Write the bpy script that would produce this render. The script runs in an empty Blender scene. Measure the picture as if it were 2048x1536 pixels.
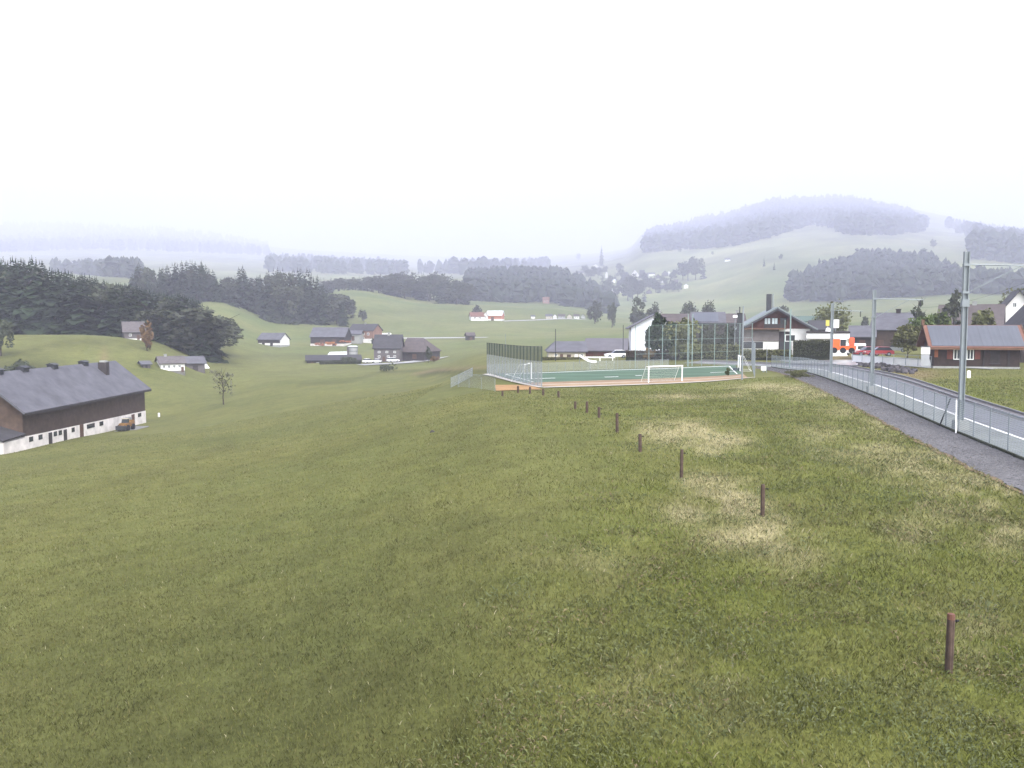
import bpy, math, random
import numpy as np
from mathutils import Vector, Matrix
random.seed(7); rng = np.random.default_rng(7)
SC = bpy.context.scene
COL = SC.collection
R = math.radians
# ------------------------------------------------------------------ camera geometry
F, HOR, CZ = 1700.0, 648.0, 6.0          # focal length (px of the 2048 wide frame), horizon row, camera height
TH = math.atan((768 - HOR) / F)
cT, sT = math.cos(TH), math.sin(TH)
def ray(px, py):
    u = (px - 1024) / F; v = (py - 768) / F; h = cT - v * sT
    return u / h, (-sT - v * cT) / h      # X/Y , (z-CZ)/Y
def at(px, py, D):
    a, t = ray(px, py)
    return Vector((a * D, D, t * D + CZ))
def proj(X, Y, Z):
    z = Z - CZ; fc = Y * cT - z * sT
    return 1024 + F * X / fc, 768 - F * (Y * sT + z * cT) / fc
# ------------------------------------------------------------------ terrain height table
def pchip(x, y, xq):
    x = np.asarray(x, float); y = np.asarray(y, float)
    sh = (-1,) + (1,) * (y.ndim - 1)
    h = np.diff(x).reshape(sh); d = np.diff(y, axis=0) / h
    m = np.zeros_like(y)
    same = d[:-1] * d[1:] > 0
    w1 = 2 * h[1:] + h[:-1]; w2 = h[1:] + 2 * h[:-1]
    with np.errstate(divide='ignore', invalid='ignore'):
        hm = (w1 + w2) / (w1 / d[:-1] + w2 / d[1:])
    m[1:-1] = np.where(same, hm, 0)
    m[0] = d[0]; m[-1] = d[-1]
    xq = np.clip(np.asarray(xq, float), x[0], x[-1])
    i = np.clip(np.searchsorted(x, xq) - 1, 0, len(x) - 2)
    hh = (x[i + 1] - x[i]).reshape(sh); t = ((xq - x[i])).reshape(sh) / hh
    return (y[i] * (1 + 2 * t) * (1 - t) ** 2 + m[i] * hh * t * (1 - t) ** 2
            + y[i + 1] * t * t * (3 - 2 * t) + m[i + 1] * hh * t * t * (t - 1))
RD = [100, 130, 160, 200, 240, 300, 400, 550, 750, 1000, 1500, 2400, 4000, 6500, 9000, 11000]
COLS = {
 -700: [935, 895, 800, 725, 690, 660, 630, 600, 570, 550, 550, 522, 504, 476, 455, 540],
 0: [921, 880, 790, 712, 672, 664, 640, 610, 580, 560, 550, 525, 506, 478, 452, 540],
 150: [905, 875, 838, 735, 672, 667, 645, 615, 585, 560, 550, 525, 506, 478, 452, 540],
 300: [890, 868, 841, 765, 690, 675, 650, 620, 590, 560, 552, 528, 508, 482, 458, 540],
 430: [878, 850, 818, 785, 745, 700, 655, 597, 585, 565, 555, 532, 512, 490, 470, 540],
 560: [858, 825, 795, 765, 745, 722, 688, 640, 615, 590, 565, 540, 520, 505, 495, 545],
 700: [826, 800, 778, 758, 742, 720, 688, 645, 583, 575, 562, 545, 530, 515, 505, 550],
 850: [790, 776, 765, 748, 737, 720, 690, 655, 608, 594, 570, 550, 535, 522, 512, 560],
 985: [768, 740, 725, 713, 706, 697, 683, 655, 616, 602, 560, 548, 538, 528, 516, 560],
 1100: [767, 739, 723, 708, 702, 694, 681, 655, 619, 607, 562, 548, 532, 520, 512, 560],
 1250: [767, 737, 718, 703, 697, 690, 672, 654, 644, 630, 590, 528, 510, 502, 498, 560],
 1290: [767, 737, 716, 700, 693, 686, 670, 655, 645, 630, 586, 511, 485, 462, 476, 545],
 1400: [766, 736, 712, 692, 684, 677, 666, 656, 646, 628, 570, 498, 468, 440, 452, 540],
 1560: [757, 735, 708, 690, 681, 671, 661, 648, 635, 608, 530, 471, 432, 398, 412, 520],
 1700: [749, 724, 706, 691, 681, 671, 656, 640, 622, 590, 520, 464, 428, 398, 412, 520],
 1850: [739, 716, 701, 688, 678, 666, 650, 630, 610, 580, 520, 476, 448, 426, 438, 520],
 2048: [738, 713, 697, 683, 672, 660, 645, 625, 602, 580, 530, 494, 480, 468, 460, 540],
 2750: [738, 708, 690, 675, 664, 650, 635, 615, 595, 575, 540, 512, 498, 488, 480, 540],
}
cx = sorted(COLS)
def near_z(px, D):
    u = (px - 1024) / F
    return -6 + D * (0.1 * min(u, 0) - 0.04 * min(1, max(0, -u / 0.3)))
ND = [2, 4, 8, 15, 30, 60]
PXT = np.linspace(-700, 2750, 301)
DT = np.exp(np.linspace(math.log(2.0), math.log(11000.0), 285))
rows = []
for c in cx:
    slope = [near_z(c, d) / d for d in ND] + [ray(1024, p)[1] for p in COLS[c]]
    zz = np.array([s * d for s, d in zip(slope, ND + RD)])
    rows.append(pchip(np.log(ND + RD), zz / np.array(ND + RD), np.log(DT)) * DT)
ZT = pchip(cx, np.array(rows), PXT)                 # (npx, nD) relative to the camera
AT = (PXT - 1024) / F
XT = AT[:, None] * DT[None, :]; YT = np.repeat(DT[None, :], len(AT), 0)
amp = np.clip(YT / 60, 0, 1) * np.clip((YT - 140) / 100, 0, 1)
ZT = ZT + 0.03 * (np.sin(XT * .9 + 1.3 * np.sin(YT * .31)) * np.sin(YT * .7 + XT * .2)) * np.clip(1 - YT / 90, 0, 1)
ZT = ZT + amp * np.clip(YT / 900, .25, 5) * (np.sin(XT / 31 + 2 * np.sin(YT / 73)) * np.sin(YT / 43 + .7) + .6 * np.sin(XT / 17 - YT / 23))
LD0, LDS = math.log(DT[0]), math.log(DT[1] / DT[0])
def gz(X, Y):                                        # ground height (world z), arrays or scalars
    X = np.asarray(X, float); Y = np.maximum(np.asarray(Y, float), 2.0)
    i = np.clip((X / Y * F + 1024 - PXT[0]) / (PXT[1] - PXT[0]), 0, len(PXT) - 1.001)
    j = np.clip((np.log(Y) - LD0) / LDS, 0, len(DT) - 1.001)
    i0 = i.astype(int); j0 = j.astype(int); a = i - i0
    b = (Y - DT[j0]) / (DT[j0 + 1] - DT[j0])
    b = np.clip(b, 0, 1)
    z = (ZT[i0, j0] * (1 - a) * (1 - b) + ZT[i0 + 1, j0] * a * (1 - b) + ZT[i0, j0 + 1] * (1 - a) * b + ZT[i0 + 1, j0 + 1] * a * b)
    return z + CZ
def hit(px, py, lo=3, hi=8800):                      # where the line of sight meets the ground
    a, t = ray(px, py)
    D = np.exp(np.linspace(math.log(lo), math.log(hi), 3000))
    g = gz(a * D, D) - CZ - t * D
    k = np.argmax(g >= 0)
    if g[k] < 0: k = int(np.argmax(g))
    return Vector((a * D[k], D[k], float(gz(a * D[k], D[k]))))
# ------------------------------------------------------------------ materials
def _n(nt, t, **kw):
    n = nt.nodes.new(t)
    for k, v in kw.items(): setattr(n, k, v)
    return n
MATS = {}
def M(name, col, rough=.85, var=.18, scale=1.2, stripe=None, metal=0.0, spec=.3, bump=0.0, rand=0.0, dirt=0.0):
    if name in MATS: return MATS[name]
    if max(col) < .6: col = [c * .82 for c in col]
    m = bpy.data.materials.new(name); m.use_nodes = True; nt = m.node_tree; L = nt.links
    b = nt.nodes['Principled BSDF']; b.inputs['Roughness'].default_value = rough; b.inputs['Metallic'].default_value = metal
    b.inputs['Specular IOR Level'].default_value = spec
    tc = _n(nt, 'ShaderNodeTexCoord'); no = _n(nt, 'ShaderNodeTexNoise'); no.inputs['Scale'].default_value = scale
    no.inputs['Detail'].default_value = 6; no.inputs['Roughness'].default_value = .65
    L.new(tc.outputs['Object'], no.inputs['Vector'])
    cr = _n(nt, 'ShaderNodeValToRGB')
    cr.color_ramp.elements[0].position = .3; cr.color_ramp.elements[1].position = .7
    cr.color_ramp.elements[0].color = (*[c * (1 - var) for c in col], 1); cr.color_ramp.elements[1].color = (*[min(.95, c * (1 + var)) for c in col], 1)
    L.new(no.outputs['Fac'], cr.inputs['Fac']); out = cr.outputs['Color']
    if stripe:
        ax, sc, am = stripe
        w = _n(nt, 'ShaderNodeTexWave'); w.wave_type = 'BANDS'; w.bands_direction = ax; w.inputs['Scale'].default_value = sc
        w.inputs['Distortion'].default_value = .6; w.inputs['Detail'].default_value = 2
        L.new(tc.outputs['Object'], w.inputs['Vector'])
        mr = _n(nt, 'ShaderNodeMapRange'); mr.inputs['To Min'].default_value = 1 - am; mr.inputs['To Max'].default_value = 1
        L.new(w.outputs['Fac'], mr.inputs['Value'])
        mx = _n(nt, 'ShaderNodeMix', data_type='RGBA', blend_type='MULTIPLY'); mx.inputs['Factor'].default_value = 1
        L.new(out, mx.inputs['A']); L.new(mr.outputs['Result'], mx.inputs['B']); out = mx.outputs['Result']
    if dirt:
        n2 = _n(nt, 'ShaderNodeTexNoise'); n2.inputs['Scale'].default_value = .35; n2.inputs['Detail'].default_value = 8
        L.new(tc.outputs['Object'], n2.inputs['Vector'])
        mr = _n(nt, 'ShaderNodeMapRange'); mr.inputs['From Min'].default_value = .45; mr.inputs['From Max'].default_value = .7
        mr.inputs['To Min'].default_value = 1; mr.inputs['To Max'].default_value = 1 - dirt
        L.new(n2.outputs['Fac'], mr.inputs['Value'])
        mx = _n(nt, 'ShaderNodeMix', data_type='RGBA', blend_type='MULTIPLY'); mx.inputs['Factor'].default_value = 1
        L.new(out, mx.inputs['A']); L.new(mr.outputs['Result'], mx.inputs['B']); out = mx.outputs['Result']
    if rand:
        oi = _n(nt, 'ShaderNodeObjectInfo'); hs = _n(nt, 'ShaderNodeHueSaturation')
        m1 = _n(nt, 'ShaderNodeMapRange'); m1.inputs['To Min'].default_value = 1 - rand; m1.inputs['To Max'].default_value = 1 + rand
        m2 = _n(nt, 'ShaderNodeMapRange'); m2.inputs['To Min'].default_value = .5 - rand * .06; m2.inputs['To Max'].default_value = .5 + rand * .06
        L.new(oi.outputs['Random'], m1.inputs['Value']); L.new(oi.outputs['Random'], m2.inputs['Value'])
        L.new(m1.outputs['Result'], hs.inputs['Value']); L.new(m2.outputs['Result'], hs.inputs['Hue']); L.new(out, hs.inputs['Color']); out = hs.outputs['Color']
    L.new(out, b.inputs['Base Color'])
    if bump:
        bp = _n(nt, 'ShaderNodeBump'); bp.inputs['Strength'].default_value = bump; bp.inputs['Distance'].default_value = .05
        L.new(no.outputs['Fac'], bp.inputs['Height']); L.new(bp.outputs['Normal'], b.inputs['Normal'])
    MATS[name] = m
    return m
def attr_mat(name, rough=.9, trans=0.0):
    m = bpy.data.materials.new(name); m.use_nodes = True; nt = m.node_tree
    b = nt.nodes['Principled BSDF']; b.inputs['Roughness'].default_value = rough; b.inputs['Specular IOR Level'].default_value = .2
    a = _n(nt, 'ShaderNodeAttribute', attribute_name='col'); nt.links.new(a.outputs['Color'], b.inputs['Base Color'])
    return m
def mesh_mat(name, col, cell, wire, rough=.6):
    """woven wire: UV in metres, opaque only on the wires"""
    m = bpy.data.materials.new(name); m.use_nodes = True; nt = m.node_tree; L = nt.links
    b = nt.nodes['Principled BSDF']; b.inputs['Base Color'].default_value = (*col, 1); b.inputs['Roughness'].default_value = rough
    uv = _n(nt, 'ShaderNodeTexCoord'); sep = _n(nt, 'ShaderNodeSeparateXYZ'); L.new(uv.outputs['UV'], sep.inputs['Vector'])
    fr = []
    for ax in 'XY':
        d = _n(nt, 'ShaderNodeMath', operation='DIVIDE'); d.inputs[1].default_value = cell; L.new(sep.outputs[ax], d.inputs[0])
        f = _n(nt, 'ShaderNodeMath', operation='FRACT'); L.new(d.outputs[0], f.inputs[0])
        lt = _n(nt, 'ShaderNodeMath', operation='LESS_THAN'); lt.inputs[1].default_value = wire / cell; L.new(f.outputs[0], lt.inputs[0]); fr.append(lt)
    mx = _n(nt, 'ShaderNodeMath', operation='MAXIMUM'); L.new(fr[0].outputs[0], mx.inputs[0]); L.new(fr[1].outputs[0], mx.inputs[1])
    L.new(mx.outputs[0], b.inputs['Alpha'])
    return m
# ------------------------------------------------------------------ objects and mesh builder
def tag(o, label=None, cat=None, group=None, kind=None):
    if label: o['label'] = label
    if cat: o['category'] = cat
    if group: o['group'] = group
    if kind: o['kind'] = kind
    return o
def empty(name, loc=(0, 0, 0), rz=0.0, label=None, cat=None, group=None):
    o = bpy.data.objects.new(name, None); COL.objects.link(o); o.location = loc; o.rotation_euler = (0, 0, rz)
    o.empty_display_size = .3
    return tag(o, label, cat, group)
class MB:
    def __init__(s): s.v = []; s.f = []; s.uv = None
    def box(s, c, d, rz=0.0, taper=1.0):
        x, y, z = d[0] / 2, d[1] / 2, d[2] / 2; n = len(s.v); cr, sr = math.cos(rz), math.sin(rz)
        for sz in (-1, 1):
            k = taper if sz > 0 else 1
            for sx, sy in ((-1, -1), (1, -1), (1, 1), (-1, 1)):
                a, b = sx * x * k, sy * y * k
                s.v.append((c[0] + a * cr - b * sr, c[1] + a * sr + b * cr, c[2] + sz * z))
        s.f += [(n, n + 3, n + 2, n + 1), (n + 4, n + 5, n + 6, n + 7)] + [(n + i, n + (i + 1) % 4, n + 4 + (i + 1) % 4, n + 4 + i) for i in range(4)]
        return s
    def bx(s, x0, x1, y0, y1, z0, z1): return s.box(((x0 + x1) / 2, (y0 + y1) / 2, (z0 + z1) / 2), (x1 - x0, y1 - y0, z1 - z0))
    def tube(s, p0, p1, r0, r1=None, n=8):
        r1 = r0 if r1 is None else r1; p0, p1 = Vector(p0), Vector(p1); d = (p1 - p0).normalized()
        a = d.cross(Vector((0, 0, 1)) if abs(d.z) < .95 else Vector((1, 0, 0))).normalized(); b = d.cross(a); k = len(s.v)
        for p, r in ((p0, r0), (p1, r1)):
            for i in range(n):
                t = 2 * math.pi * i / n; s.v.append(tuple(p + (a * math.cos(t) + b * math.sin(t)) * r))
        s.f += [(k + i, k + (i + 1) % n, k + n + (i + 1) % n, k + n + i) for i in range(n)]
        s.f += [tuple(k + i for i in reversed(range(n))), tuple(k + n + i for i in range(n))]
        return s
    def prism(s, pts, a, b, axis='y'):
        """polygon pts (x,z) pushed along y (or (y,z) along x) from a to b"""
        k = len(s.v); n = len(pts)
        for q in (a, b):
            for p in pts: s.v.append((p[0], q, p[1]) if axis == 'y' else (q, p[0], p[1]))
        s.f += [tuple(range(k, k + n)), tuple(reversed(range(k + n, k + 2 * n)))]
        s.f += [(k + i, k + n + i, k + n + (i + 1) % n, k + (i + 1) % n) for i in range(n)]
        return s
    def slab(s, quad, t):
        """a quad of four corners, thickened downwards by t"""
        k = len(s.v); q = [Vector(p) for p in quad]; nn = (q[1] - q[0]).cross(q[3] - q[0]).normalized()
        if nn.z < 0: nn = -nn
        for p in q: s.v.append(tuple(p))
        for p in q: s.v.append(tuple(p - nn * t))
        s.f += [(k, k + 1, k + 2, k + 3), (k + 7, k + 6, k + 5, k + 4)] + [(k + i, k + 4 + i, k + 4 + (i + 1) % 4, k + (i + 1) % 4) for i in range(4)]
        return s
    def face(s, pts):
        k = len(s.v); s.v += [tuple(p) for p in pts]; s.f.append(tuple(range(k, k + len(pts)))); return s
    def mesh(s, name, mat, smooth=False):
        me = bpy.data.meshes.new(name); me.from_pydata([tuple(map(float, v)) for v in s.v], [], s.f); me.materials.append(mat)
        if smooth: me.polygons.foreach_set('use_smooth', [True] * len(me.polygons))
        me.validate(); me.update(); return me
    def build(s, name, mat, parent=None, smooth=False, bevel=0.0):
        me = s.mesh(name, mat, smooth)
        if bevel or True:
            import bmesh
            bm = bmesh.new(); bm.from_mesh(me); bmesh.ops.recalc_face_normals(bm, faces=bm.faces)
            if bevel: bmesh.ops.bevel(bm, geom=[e for e in bm.edges], offset=bevel, segments=2, affect='EDGES', clamp_overlap=True)
            bm.to_mesh(me); bm.free()
        o = bpy.data.objects.new(name, me); COL.objects.link(o)
        if parent: o.parent = parent
        return o
def np_mesh(name, V, faces_idx, nper, mat, col=None, smooth=False):
    me = bpy.data.meshes.new(name); V = np.asarray(V, np.float32); n = len(V); fi = np.asarray(faces_idx, np.int32).ravel(); nf = len(fi) // nper
    me.vertices.add(n); me.vertices.foreach_set('co', V.ravel())
    me.loops.add(len(fi)); me.loops.foreach_set('vertex_index', fi)
    me.polygons.add(nf); me.polygons.foreach_set('loop_start', np.arange(0, nf * nper, nper, dtype=np.int32))
    if smooth: me.polygons.foreach_set('use_smooth', np.ones(nf, bool))
    me.update(calc_edges=True); me.materials.append(mat)
    if col is not None:
        a = me.attributes.new('col', 'FLOAT_COLOR', 'POINT'); a.data.foreach_set('color', np.c_[col, np.ones(n)].astype(np.float32).ravel())
    return me
def obj(name, me, parent=None, loc=None):
    o = bpy.data.objects.new(name, me); COL.objects.link(o)
    if parent: o.parent = parent
    if loc is not None: o.location = loc
    return o
def lerp_line(pts, n):
    """resample a polyline (Vectors) to n points with a smooth curve"""
    P = np.array([list(p) for p in pts]); s = np.r_[0, np.cumsum(np.linalg.norm(np.diff(P, axis=0), axis=1))]
    return pchip(s, P, np.linspace(0, s[-1], n))
# ------------------------------------------------------------------ noise helpers, meadow colours
def vnoise(x, y, seed=0):
    xi = np.floor(x).astype(np.int64); yi = np.floor(y).astype(np.int64); fx = x - xi; fy = y - yi
    fx = fx * fx * (3 - 2 * fx); fy = fy * fy * (3 - 2 * fy)
    def h(i, j):
        k = (i * 374761393 + j * 668265263 + seed * 974711) & 0x7fffffff
        k = ((k ^ (k >> 13)) * 1274126177) & 0x7fffffff
        return ((k ^ (k >> 16)) & 0xffff) / 65535.0
    return (h(xi, yi) * (1 - fx) + h(xi + 1, yi) * fx) * (1 - fy) + (h(xi, yi + 1) * (1 - fx) + h(xi + 1, yi + 1) * fx) * fy
def fbm(x, y, sc, seed=0, o=4):
    r = 0; a = .5
    for k in range(o): r = r + a * vnoise(x / sc * 2 ** k, y / sc * 2 ** k, seed + 17 * k); a *= .5
    return r / (1 - .5 ** o)
def sstep(a, b, x): t = np.clip((x - a) / (b - a), 0, 1); return t * t * (3 - 2 * t)
DRY = [(1425, 975, 40, 22, .8), (1500, 1020, 40, 22, .7), (1560, 1090, 50, 30, .5), (1640, 870, 60, 18, .3), (1760, 900, 80, 25, .35), (1420, 905, 60, 12, .45), (1250, 1060, 60, 18, .22), (1830, 1060, 60, 40, .25), (1372, 868, 62, 22, 1.0), (1300, 858, 30, 12, .6), (1440, 880, 60, 16, .8), (1455, 1000, 60, 34, 1.0), (1400, 965, 40, 16, .6), (1530, 1060, 45, 26, .9), (1475, 1075, 75, 22, .55), (1350, 795, 50, 6, .8),
       (1560, 775, 90, 8, .75), (1620, 790, 60, 10, .5), (1480, 790, 60, 7, .4), (1790, 850, 70, 20, .4), (1870, 930, 110, 45, .5), (1960, 985, 80, 50, .55), (2000, 1060, 60, 40, .45),
       (1680, 905, 70, 16, .3), (1190, 1130, 70, 40, .12), (1960, 1270, 70, 50, .2), (1350, 1400, 120, 70, .2), (1700, 820, 60, 14, .3), (1380, 1030, 60, 20, .5), (1880, 1010, 70, 40, .35), (1600, 1110, 60, 40, .3), (1100, 1130, 80, 30, .08)]
FLX = [785, 795, 825, 836, 864, 903, 956, 1032, 1345, 1600]; FLP = [1036, 1117, 1174, 1198, 1234, 1280, 1363, 1526, 1897, 2190]
def masks(X, Y, Z):
    px, py = proj(X, Y, Z)
    bnd = np.interp(py, [760, 800, 850, 900, 950, 1000, 1100, 1300, 1536, 1900], [1090, 1150, 1225, 1280, 1310, 1260, 1150, 1010, 930, 800])
    rough = sstep(-230, 190, px - bnd + 260 * (fbm(X, Y, 3.0, 5) - .5)) * (py > 755) * (Y < 125)
    dry = np.zeros_like(X)
    for (a, b, s, t, w) in DRY: dry = np.maximum(dry, w * np.exp(-((px - a) / s) ** 2 - ((py - b) / t) ** 2))
    dry = np.clip(dry * 1.9 * sstep(.36, .62, .6 * fbm(X, Y * .6, 1.3, 9) + .4 * fbm(X, Y, .35, 10) + .06), 0, 1) * (Y < 125)
    return px, py, rough, dry
def lin(c): return np.array([(x / 255 / 12.92 if x <= 10 else ((x / 255 + .055) / 1.055) ** 2.4) for x in c])
def meadow(X, Y, Z):
    px, py, rough, dry = masks(X, Y, Z)
    n1 = fbm(X, Y, 14, 1); n2 = fbm(X, Y, 2.2, 2); n3 = fbm(X, Y, 90, 3); far = sstep(120, 500, Y)
    mown = np.array([.122, .125, .047]); mown2 = np.array([.098, .108, .040]); rgh = np.array([.122, .140, .036]); rgh2 = np.array([.145, .153, .052]); straw = np.array([.37, .335, .21])
    faraw = np.array([.104, .134, .052]); farb = np.array([.148, .160, .068])
    t = np.clip((n1 - .5) * 1.6 + (n2 - .5) * 1.0 + .5, 0, 1)[..., None]
    c = mown * t + mown2 * (1 - t)
    t2 = np.clip((n2 - .5) * 2.2 + .5, 0, 1)[..., None]
    c = c * (1 - rough[..., None]) + (rgh2 * t2 + rgh * (1 - t2)) * rough[..., None]
    tf = np.clip((n3 - .5) * 2.2 + (fbm(X, Y, 25, 8) - .5) * 1.5 + .5, 0, 1)[..., None]
    c = c * (1 - far[..., None]) + (farb * tf + faraw * (1 - tf)) * far[..., None]
    c = c * (1 - .85 * dry[..., None]) + straw * .85 * dry[..., None]
    # darker lines, shade painted as a dark patch on the knoll and bare slips
    def line(pts, w, k):
        P = np.array(pts, float); q = np.interp(px, P[:, 0], P[:, 1]); inn = (px > P[0, 0]) & (px < P[-1, 0])
        return k * inn * np.exp(-((py - q) / w) ** 2)
    dk = line([(0, 1035), (150, 990), (300, 945), (420, 905), (470, 890)], 9, .14) + line([(600, 770), (700, 762), (760, 745), (900, 740)], 5, .25)
    dk = dk + np.exp(-((px - 40) / 90) ** 2 - ((py - 735) / 16) ** 2) * .55 + line([(0, 712), (60, 700), (120, 688), (240, 684)], 6, .3) + line([(240, 690), (330, 683), (470, 700)], 7, .25)
    dk = dk + line([(840, 752), (880, 744), (985, 742)], 5, .4) + line([(420, 700), (480, 712), (620, 712)], 4, .2) + line([(700, 628), (850, 622), (930, 618)], 4, .18)
    c = c * (1 - np.clip(dk, 0, .7))[..., None]
    c = c * (1 + (.12 + .42 * sstep(11, 36, Y) * (1 - .6 * rough)))[..., None] * np.array([1.0, 1.0, .93])  # brightness growing with distance from the camera is put into the grass colour
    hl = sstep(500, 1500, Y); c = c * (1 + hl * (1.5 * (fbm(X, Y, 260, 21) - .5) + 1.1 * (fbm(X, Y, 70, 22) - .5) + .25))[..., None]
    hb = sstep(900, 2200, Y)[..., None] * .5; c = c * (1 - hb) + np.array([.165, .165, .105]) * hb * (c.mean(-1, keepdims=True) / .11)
    tan = np.exp(-((px - 1690) / 60) ** 2 - ((py - 722) / 14) ** 2) * .8 * (Y < 170) + np.exp(-((px - 1830) / 55) ** 2 - ((py - 749) / 13) ** 2) * .85 * (Y < 120) + line([(820, 750), (870, 740), (985, 733)], 3, .7)
    tan = tan + np.exp(-((px - 208) / 8) ** 2 - ((py - 712) / 14) ** 2) * .9 + np.exp(-((px - 1650) / 60) ** 2 - ((py - 712) / 10) ** 2) * .6 * (Y < 150)
    tan = np.clip(tan * (.5 + fbm(X, Y, 1.5, 12)), 0, .85)[..., None]
    c = c * (1 - tan) + np.array([.24, .19, .105]) * tan
    return c * np.array([.63, .62, .59])
# ------------------------------------------------------------------ terrain
def terrain_mat():
    m = bpy.data.materials.new('meadow_ground'); m.use_nodes = True; nt = m.node_tree; L = nt.links
    b = nt.nodes['Principled BSDF']; b.inputs['Roughness'].default_value = .95; b.inputs['Specular IOR Level'].default_value = .1
    a = _n(nt, 'ShaderNodeAttribute', attribute_name='col'); tc = _n(nt, 'ShaderNodeTexCoord'); out = a.outputs['Color']
    for sc, lo, hi, de in ((7.0, .72, 1.30, 5), (.9, .84, 1.16, 6), (.22, .86, 1.14, 8), (.05, .86, 1.14, 8)):
        no = _n(nt, 'ShaderNodeTexNoise'); no.inputs['Scale'].default_value = sc; no.inputs['Detail'].default_value = de; no.inputs['Roughness'].default_value = .7
        L.new(tc.outputs['Object'], no.inputs['Vector'])
        mr = _n(nt, 'ShaderNodeMapRange'); mr.inputs['From Min'].default_value = .3; mr.inputs['From Max'].default_value = .7; mr.inputs['To Min'].default_value = lo; mr.inputs['To Max'].default_value = hi
        L.new(no.outputs['Fac'], mr.inputs['Value'])
        mx = _n(nt, 'ShaderNodeMix', data_type='RGBA', blend_type='MULTIPLY'); mx.inputs['Factor'].default_value = 1
        L.new(out, mx.inputs['A']); L.new(mr.outputs['Result'], mx.inputs['B']); out = mx.outputs['Result']
    L.new(out, b.inputs['Base Color'])
    return m
ni, nj = ZT.shape
V = np.stack([XT, YT, ZT + CZ], -1).reshape(-1, 3)
I, J = np.meshgrid(np.arange(ni - 1), np.arange(nj - 1), indexing='ij'); k = (I * nj + J).ravel()
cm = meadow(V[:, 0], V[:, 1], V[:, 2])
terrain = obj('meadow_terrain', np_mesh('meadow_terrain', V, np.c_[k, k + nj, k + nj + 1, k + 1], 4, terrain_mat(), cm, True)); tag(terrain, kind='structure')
# ------------------------------------------------------------------ ground sheets
def sheet(name, A, B, n, m, mat, lift=.06, parent=None, kind='structure', wob=0.0):
    """strip of ground between two polylines (lists of (X,Y)), draped on the terrain"""
    A = lerp_line([Vector((p[0], p[1], 0)) for p in A], n); B = lerp_line([Vector((p[0], p[1], 0)) for p in B], n)
    t = np.linspace(0, 1, m)[None, :, None]; P = A[:, None] * (1 - t) + B[:, None] * t
    if wob:
        d = B - A; d /= np.maximum(np.linalg.norm(d, axis=1, keepdims=True), 1e-6)
        P[:, 0] -= d * wob * (rng.random((n, 1)) - .3); P[:, -1] += d * wob * (rng.random((n, 1)) - .3)
    P[..., 2] = gz(P[..., 0], P[..., 1]) + lift
    I, J = np.meshgrid(np.arange(n - 1), np.arange(m - 1), indexing='ij'); k = (I * m + J).ravel()
    o = obj(name, np_mesh(name, P.reshape(-1, 3), np.c_[k, k + m, k + m + 1, k + 1], 4, mat), parent)
    up = o.data.polygons[0].normal.z
    if up < 0: o.data.flip_normals()
    return tag(o, kind=kind) if not parent else o
def xy(px, py, lo=3, hi=900): h = hit(px, py, lo, hi); return (h.x, h.y)
# railway side strip: reference line = the white line
ref = [xy(2048, 882), xy(1960, 851.5), xy(1890, 824), xy(1800, 792), xy(1744, 769), xy(1700, 756)]
B0, B1 = Vector((*ref[0], 0)), Vector((*ref[-1], 0)); dr = (B1 - B0).normalized()
P_ = [B0 - dr * 30, B0 - dr * 15, B0, B0.lerp(B1, .5), B1]
P_ += [Vector((*xy(q, r), 0)) for q, r in ((1665, 746), (1620, 738), (1570, 733.5), (1500, 730), (1430, 727), (1380, 725))]
LINE = lerp_line(P_, 140)
for _ in range(6): LINE[1:-1] = (LINE[:-2] + 2 * LINE[1:-1] + LINE[2:]) / 4
TAN = np.gradient(LINE, axis=0); TAN /= np.linalg.norm(TAN, axis=1, keepdims=True); NRM = np.c_[TAN[:, 1], -TAN[:, 0], np.zeros(len(TAN))]   # to the right
SLEN = np.r_[0, np.cumsum(np.linalg.norm(np.diff(LINE[:, :2], axis=0), axis=1))]
def off(o, i0=0, i1=None): return [tuple(p[:2]) for p in (LINE + NRM * o)[i0:i1]]
def offpt(s, o):
    """point on the strip: s metres along, o metres right of the white line"""
    P = np.array([np.interp(s, SLEN, LINE[:, c]) for c in (0, 1)]); N = np.array([np.interp(s, SLEN, NRM[:, c]) for c in (0, 1)])
    p = P + N * o; return Vector((p[0], p[1], float(gz(p[0], p[1]))))
iend = int(np.searchsorted(SLEN, 118))
gravel_m = M('grey_gravel', (.15, .147, .155), .95, .6, 5.0, bump=.9, dirt=.25)
asphalt_m = M('wet_asphalt', (.125, .125, .14), .5, .2, .8, spec=.5)
pale_m = M('pale_concrete_paving', (.22, .235, .225), .8, .2, .9, dirt=.3)
ballast_m = M('track_ballast', (.135, .13, .14), .95, .4, 6.0, bump=.5)
white_m = M('white_paint', (.78, .78, .78), .6, .06, 2)
sheet('gravel_path', off(-5.3, 0, iend), off(-2.55, 0, iend), 160, 9, gravel_m, .05, wob=.35)
sheet('paved_strip', off(-2.55), off(.12), 160, 5, pale_m, .06)
sheet('asphalt_road', off(.12), off(3.0), 160, 5, asphalt_m, .065)
sheet('road_line', off(-.10), off(.10), 160, 2, white_m, .085)
sheet('track_ballast', off(3.0), off(4.95), 160, 5, ballast_m, .075, wob=.1)
soil_m = M('orange_bare_earth', (.17, .12, .07), .95, .3, 1.5)
sheet('bare_earth_edge', off(-5.55, 0, iend), off(-5.28, 0, iend), 160, 3, soil_m, .045, wob=.3)
steel_m = M('rail_steel', (.30, .30, .31), .35, .15, 2, metal=.7)
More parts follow.
